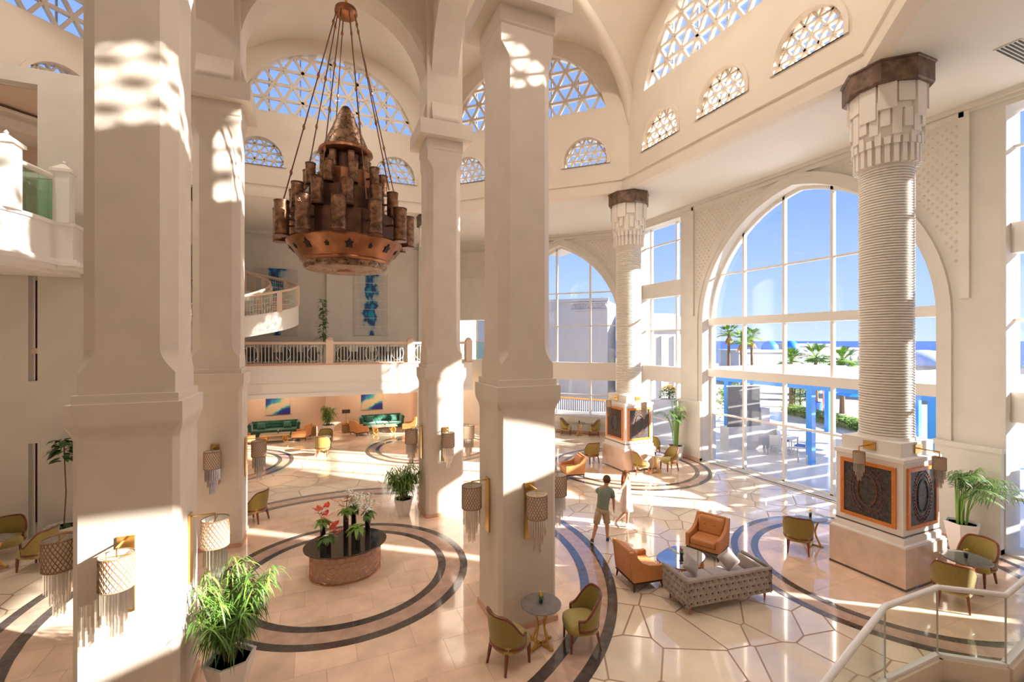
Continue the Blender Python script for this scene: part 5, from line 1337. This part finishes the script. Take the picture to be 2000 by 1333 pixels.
# ------------------------------------------------------------------ flower vases on the oval table
RED = mat('anthurium_red', (.70,.02,.012), .25, coat=.4); LILY = mat('lily_white', (.86,.85,.76), .5)
def vase(label, xy, h, kind, seed):
    rs = random.Random(seed); t = thing('flower_vase', label, 'vase', (xy[0],xy[1],TH), rs.uniform(0,6), 'black vases on the oval table')
    MB().lathe([(.055,0),(.062,.01),(.064,h),(.054,h),(.052,h-.05),(.02,h-.05)], 20).build('vase', BLACKG, t, smooth=True)
    lf, stm = MB(), MB()
    def leaf(n, L, w, up):
        for k in range(n): a = rs.uniform(0,6.28); leafblade(lf, (0,0,h-.02), (math.cos(a),math.sin(a),up+rs.uniform(-.2,.5)), L*rs.uniform(.7,1.2), w, .8, n=4)
    leaf(20, .27, .050, .4); leaf(12, .18, .035, 1.2)
    if 'a' in kind:
        for k in range(8):
            a = rs.uniform(0,6.28); r_ = rs.uniform(.05,.22); p = Vector((r_*math.cos(a), r_*math.sin(a), h+rs.uniform(.06,.44))); stm.tube([(0,0,h-.03),(p.x*.4,p.y*.4,h+.1),p], .004, 4)
            d = Vector((math.cos(a),math.sin(a),.5)).normalized(); sd = d.cross(Vector((0,0,1))).normalized(); b = MB()
            pts_ = [p+d*f_+sd*g_ for f_, g_ in ((.14,0),(.06,.065),(-.03,.072),(-.05,.03),(-.02,0),(-.05,-.03),(-.03,-.072),(.06,-.065))]; up_ = Vector((0,0,.006))
            b.loft([[tuple(x) for x in pts_],[tuple(x+up_) for x in pts_]]).build('anthurium', RED, t)
            MB().tube([p+up_, p+d*.05+Vector((0,0,.04))], .005, 5).build('spadix', mat('yellow_flower',(.8,.6,.08),.5), t)
    if 'l' in kind:
        for k in range(18):
            a = rs.uniform(0,6.28); r_ = rs.uniform(.03,.22); p = Vector((r_*math.cos(a), r_*math.sin(a), h+rs.uniform(.05,.38))); stm.tube([(0,0,h-.03),p], .004, 4); b = MB()
            d = Vector((math.cos(a)*.7,math.sin(a)*.7,.7)).normalized(); u = d.orthogonal().normalized(); w = d.cross(u)
            for j in range(6): b2 = 2*PI*j/6; leafblade(b, p, d*.55+(u*math.cos(b2)+w*math.sin(b2))*.8, .125, .022, .25, n=3)
            b.build('lily', LILY, t)
    if 's' in kind: leaf(16, .26, .014, .8)
    if 'w' in kind:
        for k in range(3):
            a = rs.uniform(0,6.28); p = Vector((.07*math.cos(a),.07*math.sin(a),h+.05)); b = MB()
            for j in range(6): b2 = 2*PI*j/6; leafblade(b, p, (math.cos(b2),math.sin(b2),.5), .07, .017, .3, n=3)
            b.build('lily', LILY, t)
    lf.build('leaves', LEAF[1 if seed%2 else 0], t); stm.build('stems', LEAF[1], t); return t
vase('tall black vase with red anthuriums at the left end of the oval table', (-.5,.04), .55, 'a', 1)
vase('short black vase with red and white flowers at the front left of the oval table', (-.40,-.45), .36, 'aw', 2)
vase('tallest black vase with red anthuriums in the middle of the oval table', (.0,.02), .74, 'a', 3)
vase('black vase with broad green leaves at the front of the oval table', (.22,-.48), .52, '', 5)
vase('black vase with white lilies and spiky leaves at the right of the oval table', (.50,.10), .58, 'ls', 4)
vase('tall black vase overflowing with white lilies at the back of the oval table', (.20,.36), .70, 'l', 7)
# ------------------------------------------------------------------ paintings
def art_mat(name, kind):
    m = bpy.data.materials.new(name); m.use_nodes = True; nt = m.node_tree; b = nt.nodes['Principled BSDF']; b.inputs['Roughness'].default_value = .5
    tc = nt.nodes.new('ShaderNodeTexCoord'); nz = nt.nodes.new('ShaderNodeTexNoise'); nz.inputs['Scale'].default_value = 2.6 if kind != 'tall' else 4.5; nz.inputs['Detail'].default_value = 7
    nt.links.new(tc.outputs['Generated'], nz.inputs['Vector']); sep = nt.nodes.new('ShaderNodeSeparateXYZ'); nt.links.new(tc.outputs['Generated'], sep.inputs[0])
    def mth(op, a, b_, c=None):
        n = nt.nodes.new('ShaderNodeMath'); n.operation = op
        for i, v in enumerate((a, b_, c)):
            if v is None: continue
            if isinstance(v, (int,float)): n.inputs[i].default_value = v
            else: nt.links.new(v, n.inputs[i])
        return n.outputs[0]
    rp = nt.nodes.new('ShaderNodeValToRGB'); e = rp.color_ramp.elements
    nd = mth('SUBTRACT', nz.outputs['Fac'], .5)
    if kind == 'tall':
        f = mth('ADD', mth('ABSOLUTE', mth('SUBTRACT', sep.outputs['X'], .5), 0), mth('MULTIPLY', nd, .95))
        f = mth('ADD', f, mth('MULTIPLY', mth('POWER', mth('ABSOLUTE', mth('SUBTRACT', sep.outputs['Z'], .6), 0), 2), .35))
        cols = ((0,(.0,.30,.50)),(.05,(.01,.07,.30)),(.11,(.02,.04,.13)),(.16,(.05,.30,.45)),(.21,(.50,.50,.48)),(.5,(.62,.58,.53)),(.8,(.42,.40,.38)))
    else:
        s_ = 1 if kind == 'a' else -1
        f = mth('ADD', mth('ADD', mth('MULTIPLY', sep.outputs['X'], .55), mth('MULTIPLY', sep.outputs['Z'], -.75)), mth('MULTIPLY', nd, .6)); f = mth('ADD', f, .55)
        cols = ((0,(.02,.03,.22)),(.15,(.02,.10,.38)),(.25,(.05,.42,.40)),(.34,(.62,.50,.33)),(.55,(.68,.55,.38)),(.68,(.45,.55,.42)),(.74,(.03,.35,.45)),(.85,(.02,.04,.32)),(1,(.02,.03,.25)))
    nt.links.new(f, rp.inputs[0])
    e[0].position, e[0].color = cols[0][0], (*cols[0][1],1); e[1].position, e[1].color = cols[-1][0], (*cols[-1][1],1)
    for p, c in cols[1:-1]: k = e.new(p); k.color = (*c,1)
    nt.links.new(rp.outputs[0], b.inputs['Base Color']); return m
def painting(label, x0, x1, z0, z1, y, m, tiles=0):
    t = thing('painting', label, 'painting', ((x0+x1)/2, y, z0), 0, 'blue abstract paintings')
    w, h = x1-x0, z1-z0
    MB().bb(-w/2,w/2,-.05,0,0,h).build('canvas', m, t)
    if tiles:
        for k in range(1,tiles): MB().bb(-w/2,w/2,-.056,-.05,h*k/tiles-.012,h*k/tiles+.012).build('panel_joint', PLASTER, t)
    return t
AT = art_mat('tall_blue_art', 'tall'); AA = art_mat('low_blue_art_a', 'a'); AB = art_mat('low_blue_art_b', 'b')
painting('tall abstract painting of a blue figure on the upper wall', 1.5, 3.55, 5.75, 9.55, NB-.001, AT, 7)
painting('tall grey and blue abstract painting half hidden by the curved stair', -3.9, -1.62, 5.72, 9.6, NB-.001, AT, 7)
painting('blue and sand abstract painting above the left green sofa', -3.28, -2.02, 1.14, 2.25, NB-.013, AA)
painting('blue and sand abstract painting above the right green sofa', 1.95, 3.22, 1.14, 2.25, NB-.013, AB)
# ------------------------------------------------------------------ the walking couple
SKIN = mat('skin', (.62,.30,.19), .5); SKIN2 = mat('skin_fair', (.72,.38,.25), .5)
def skin_mesh(name, verts, edges, radii, material, parent, root=0, sub=2):
    me = bpy.data.meshes.new(name); me.from_pydata(verts, edges, []); o = bpy.data.objects.new(name, me); COL.objects.link(o)
    m = o.modifiers.new('skin','SKIN'); m.use_smooth_shade = True
    if not me.skin_vertices: 
        bm = bmesh.new(); bm.from_mesh(me); bm.verts.layers.skin.verify(); bm.to_mesh(me); bm.free()
    for i, r_ in enumerate(radii):
        sv = me.skin_vertices[0].data[i]; sv.radius = (r_, r_) if isinstance(r_, (int,float)) else r_; sv.use_root = (i == root)
    s = o.modifiers.new('sub','SUBSURF'); s.levels = sub; s.render_levels = sub
    dg = bpy.context.evaluated_depsgraph_get(); m2 = bpy.data.meshes.new_from_object(o.evaluated_get(dg)); bpy.data.objects.remove(o); bpy.data.meshes.remove(me)
    m2.name = name; m2.materials.clear(); m2.materials.append(material); m2.polygons.foreach_set('use_smooth', [True]*len(m2.polygons))
    o = bpy.data.objects.new(name, m2); COL.objects.link(o); o.parent = parent; return o
class Sk:
    def __init__(s): s.v=[]; s.e=[]; s.r=[]
    def chain(s, start, pts):
        last = start
        for p, r_ in pts:
            s.v.append(p); s.r.append(r_); i = len(s.v)-1
            if last is not None: s.e.append((last,i))
            last = i
        return last
def hand(sk, wrist_i, w, d, side, curl=.3):
    """palm and five fingers continuing from the wrist along d"""
    w = Vector(w); d = Vector(d).normalized(); s = Vector(side).normalized(); n = d.cross(s)
    palm = sk.chain(wrist_i, [(tuple(w+d*.05), .024), (tuple(w+d*.085), .026)])
    for k, L in enumerate((.065,.075,.07,.055)):
        o = s*(.022-.0145*k); sk.chain(palm, [(tuple(w+d*.095+o), .009), (tuple(w+d*(.095+L*.55)+o*1.1+n*(curl*L*.25)), .008), (tuple(w+d*(.095+L)+o*1.1+n*(curl*L*.8)), .006)])
    sk.chain(palm-1, [(tuple(w+d*.06+s*.035), .010), (tuple(w+d*.095+s*.048+n*.01), .008)])
VY = -R(23.04)
def head_parts(t, c, fdir, skin):
    """eyes, nose, mouth, ears on a head centred at c looking along fdir"""
    c = Vector(c); f = Vector(fdir).normalized(); s = f.cross(Vector((0,0,1))).normalized(); up = Vector((0,0,1))
    for k in (-1,1):
        p = c+f*.082+s*(.032*k)+up*.012; MB().lathe([(.001,-.008),(.008,0),(.001,.008)], 8, tuple(p)).build('eye', mat('eye_dark',(.05,.03,.02),.2), t, smooth=True)
        p = c+s*(.082*k)-f*.008; MB().lathe([(.004,-.032),(.014,-.01),(.017,.015),(.006,.03)], 8, tuple(p), .7, 1).build('ear', skin, t, smooth=True)
    p = c+f*.088-up*.012; MB().tube([p+up*.03, p+f*.018-up*.008, p-up*.014], .009, 6, [.005,.012,.006]).build('nose', skin, t, smooth=True)
    p = c+f*.078-up*.050; MB().tube([p-s*.022, p+f*.005, p+s*.022], .006, 6, [.003,.007,.003]).build('mouth', mat('lip',(.45,.12,.09),.4), t, smooth=True)
# man (x right, y away from the viewer, z up in his own frame)
man = thing('person', 'man in grey-green t-shirt and beige shorts walking away, holding hands', 'person', (6.42,-1.06,0), VY, 'walking couple')
k = Sk(); pel = k.chain(None, [((0,0,.93), .115)])
ch_ = k.chain(pel, [((.02,0,1.08), .115), ((.05,.0,1.25), .135), ((.075,.0,1.40), .115)])
nk = k.chain(ch_, [((.10,.01,1.50), .052), ((.115,.015,1.565), .062), ((.125,.025,1.655), .090), ((.125,.02,1.735), .070)])
# right arm hanging, left arm forward
sr = k.chain(ch_, [((.23,.02,1.40), .062), ((.30,-.03,1.15), .045), ((.315,.03,.93), .030)]); hand(k, sr, (.315,.03,.93), (.0,.1,-1), (0,1,0))
sl_ = k.chain(ch_, [((-.08,.03,1.40), .060), ((.02,.24,1.22), .042), ((.235,.42,1.17), .028)]); hand(k, sl_, (.235,.42,1.17), (1,.25,-.05), (0,0,1), .6)
rl_ = k.chain(pel, [((.095,.02,.86), .100), ((.135,.05,.50), .060), ((.14,.06,.40), .060), ((.145,.03,.10), .036), ((.15,.06,.05), .040), ((.17,.16,.035), .034)])
ll_ = k.chain(pel, [((-.09,-.01,.86), .100), ((-.16,.0,.51), .060), ((-.19,-.05,.40), .058), ((-.285,-.16,.15), .036), ((-.29,-.14,.085), .040), ((-.285,-.05,.04), .034)])
skin_mesh('body', k.v, k.e, k.r, SKIN, man)
def ering(cx, cy, z, rx, ry, n=20): return [(cx+rx*math.cos(2*PI*i/n), cy+ry*math.sin(2*PI*i/n), z) for i in range(n)]
SHIRT = mat('grey_green_shirt',(.24,.30,.24),.85)
b = MB().loft([ering(.0,0,.84,.170,.128), ering(.005,0,.95,.165,.124), ering(.03,0,1.12,.165,.128), ering(.055,0,1.28,.185,.138), ering(.07,0,1.38,.190,.125), ering(.08,.003,1.44,.150,.100), ering(.092,.006,1.495,.070,.068)])
b.tube([(.20,.015,1.405),(.245,.01,1.35),(.285,-.012,1.20)], .07, 12, [.078,.080,.066]); b.tube([(-.05,.02,1.405),(-.09,.05,1.365),(-.03,.17,1.27)], .07, 12, [.080,.088,.066])
b.build('t_shirt', SHIRT, man, smooth='all')
b = MB().loft([ering(0,0,.965,.158,.118), ering(0,0,.88,.172,.130), ering(.0,0,.80,.168,.128)])
b.tube([(.085,.02,.84),(.110,.035,.70),(.135,.05,.50)], .1, 14, [.100,.098,.092]); b.tube([(-.085,-.01,.84),(-.12,-.005,.70),(-.158,.0,.51)], .1, 14, [.100,.098,.092])
b.build('shorts', mat('beige_shorts',(.52,.40,.28),.85), man, smooth='all')
def cap_hair(t, c, r, fdir, m, back=0, name='hair'):
    c = Vector(c); f = Vector(fdir).normalized(); vs_, fs = [], []; NA, NE = 20, 9
    for j in range(NE+1):
        for i in range(NA):
            a = 2*PI*i/NA; d = Vector((math.cos(a),math.sin(a),0)); fr_ = d.dot(f); emin = -.75 if fr_ < .15 else (.35 if fr_ > .55 else -.2+.9*(fr_-.15)); e = emin+(PI/2-emin)*j/NE
            vs_.append(tuple(c+Vector((d.x*math.cos(e)*r[0], d.y*math.cos(e)*r[0], math.sin(e)*r[1]))))
    for j in range(NE):
        for i in range(NA): fs.append((j*NA+i, j*NA+(i+1)%NA, (j+1)*NA+(i+1)%NA, (j+1)*NA+i))
    MB().add(vs_, fs).build(name, m, t, smooth='all')
cap_hair(man, (.125,.022,1.68), (.105,.118), (.4,1,0), mat('brown_hair',(.10,.045,.025),.7))
head_parts(man, (.125,.025,1.655), (.4,1,0), SKIN)
def shoe(t, heel, toe, m, sole, tilt=0):
    h, e = Vector(heel), Vector(toe); d = (e-h).normalized(); s = d.cross(Vector((0,0,1))).normalized(); L = (e-h).length
    ring_ = lambda u, w, z0, z1: [tuple(h+d*(L*u)+s*w+Vector((0,0,z0))), tuple(h+d*(L*u)-s*w+Vector((0,0,z0))), tuple(h+d*(L*u)-s*w*.75+Vector((0,0,z1))), tuple(h+d*(L*u)+s*w*.75+Vector((0,0,z1)))]
    MB().loft([ring_(0,.035,.02,.10),ring_(.25,.04,.02,.105),ring_(.6,.046,.02,.07),ring_(.9,.04,.02,.05),ring_(1,.025,.02,.04)]).build('shoe', m, t, smooth=True)
    MB().loft([ring_(-.02,.038,-.005,.022),ring_(.5,.05,-.005,.022),ring_(.9,.044,-.005,.022),ring_(1.03,.028,-.005,.022)]).build('shoe_sole', sole, t)
NAVY = mat('navy_shoe',(.03,.06,.16),.6); WSH = mat('white_shoe',(.82,.80,.77),.5); DSH = mat('dark_shoe_sole',(.10,.10,.09),.7)
shoe(man, (.135,-.02,.006), (.20,.24,.006), NAVY, WSH); shoe(man, (-.295,-.20,.07), (-.275,.06,.01), DSH, WSH)
# woman
wom = thing('person', 'woman with long red-brown hair in a white sleeveless dress leading the man by the hand', 'person', (7.62,-.50,0), VY, 'walking couple')
k = Sk(); pel = k.chain(None, [((0,0,.88), .095)])
ch_ = k.chain(pel, [((.0,.0,1.02), .080), ((.0,.0,1.17), .095), ((-.005,0,1.30), .085)])
nk = k.chain(ch_, [((-.01,0,1.40), .042), ((-.01,.0,1.455), .052), ((-.005,.0,1.54), .080), ((-.005,.0,1.615), .060)])
la = k.chain(ch_, [((-.07,-.11,1.30), .045), ((-.20,-.20,1.16), .034), ((-.33,-.26,1.10), .024)]); hand(k, la, (-.33,-.26,1.10), (-1,-.35,-.1), (0,0,1), .6)
ra = k.chain(ch_, [((.06,.12,1.30), .045), ((.10,.20,1.06), .034), ((.17,.22,.86), .023)]); hand(k, ra, (.17,.22,.86), (.15,0,-1), (1,0,0))
fl2 = k.chain(pel, [((.02,.06,.82), .085), ((.06,.06,.47), .052), ((.055,.055,.36), .052), ((.035,.05,.09), .032), ((.05,.05,.045), .034), ((.15,.05,.03), .028)])
bl2 = k.chain(pel, [((-.02,-.06,.82), .085), ((-.06,-.06,.48), .052), ((-.10,-.06,.40), .050), ((-.30,-.06,.20), .032), ((-.32,-.06,.13), .034), ((-.27,-.06,.05), .028)])
skin_mesh('body', k.v, k.e, k.r, SKIN2, wom)
DRESS = mat('white_dress', (.80,.66,.60), .85)
n_ = 24; prof_ = [(.215,.17,.50,-.01),(.19,.165,.62,-.005),(.165,.155,.80,0),(.150,.145,.90,0),(.115,.115,1.04,0),(.130,.13,1.18,0),(.125,.135,1.28,-.003),(.09,.12,1.345,-.006),(.06,.08,1.37,-.008)]
MB().loft([[(cx+(rx+.012*math.sin(7*2*PI*i/n_)*(z < .85))*math.cos(2*PI*i/n_), ry*math.sin(2*PI*i/n_), z) for i in range(n_)] for rx,ry,z,cx in prof_], cap=False).build('dress', DRESS, wom, smooth='all')
HAIRR = mat('auburn_hair', (.28,.085,.025), .55, var=.3, scale=30)
cap_hair(wom, (-.008,.0,1.56), (.094,.105), (.55,-.75,0), HAIRR)
hb_ = MB(); fd = Vector((.55,-.75,0)).normalized()
for a_, len_ in ((2.2,.42),(2.7,.46),(3.14,.48),(3.6,.46),(4.1,.42),(1.75,.34),(4.5,.34)):
    d = Matrix.Rotation(a_,3,'Z') @ fd; p = Vector((-.008,0,1.58))+d*.075; hb_.tube([p, p+d*.025+Vector((0,0,-.15)), p+d*.035+Vector((0,0,-len_*.75)), p+d*.02+Vector((0,0,-len_))], .03, 8, [.03,.038,.034,.012])
hb_.build('long_hair', HAIRR, wom, smooth='all')
head_parts(wom, (-.005,0,1.54), (.55,-.75,0), SKIN2)
shoe(wom, (.0,.05,.006), (.24,.05,.006), WSH, WSH); shoe(wom, (-.345,-.06,.10), (-.22,-.06,.012), WSH, WSH)
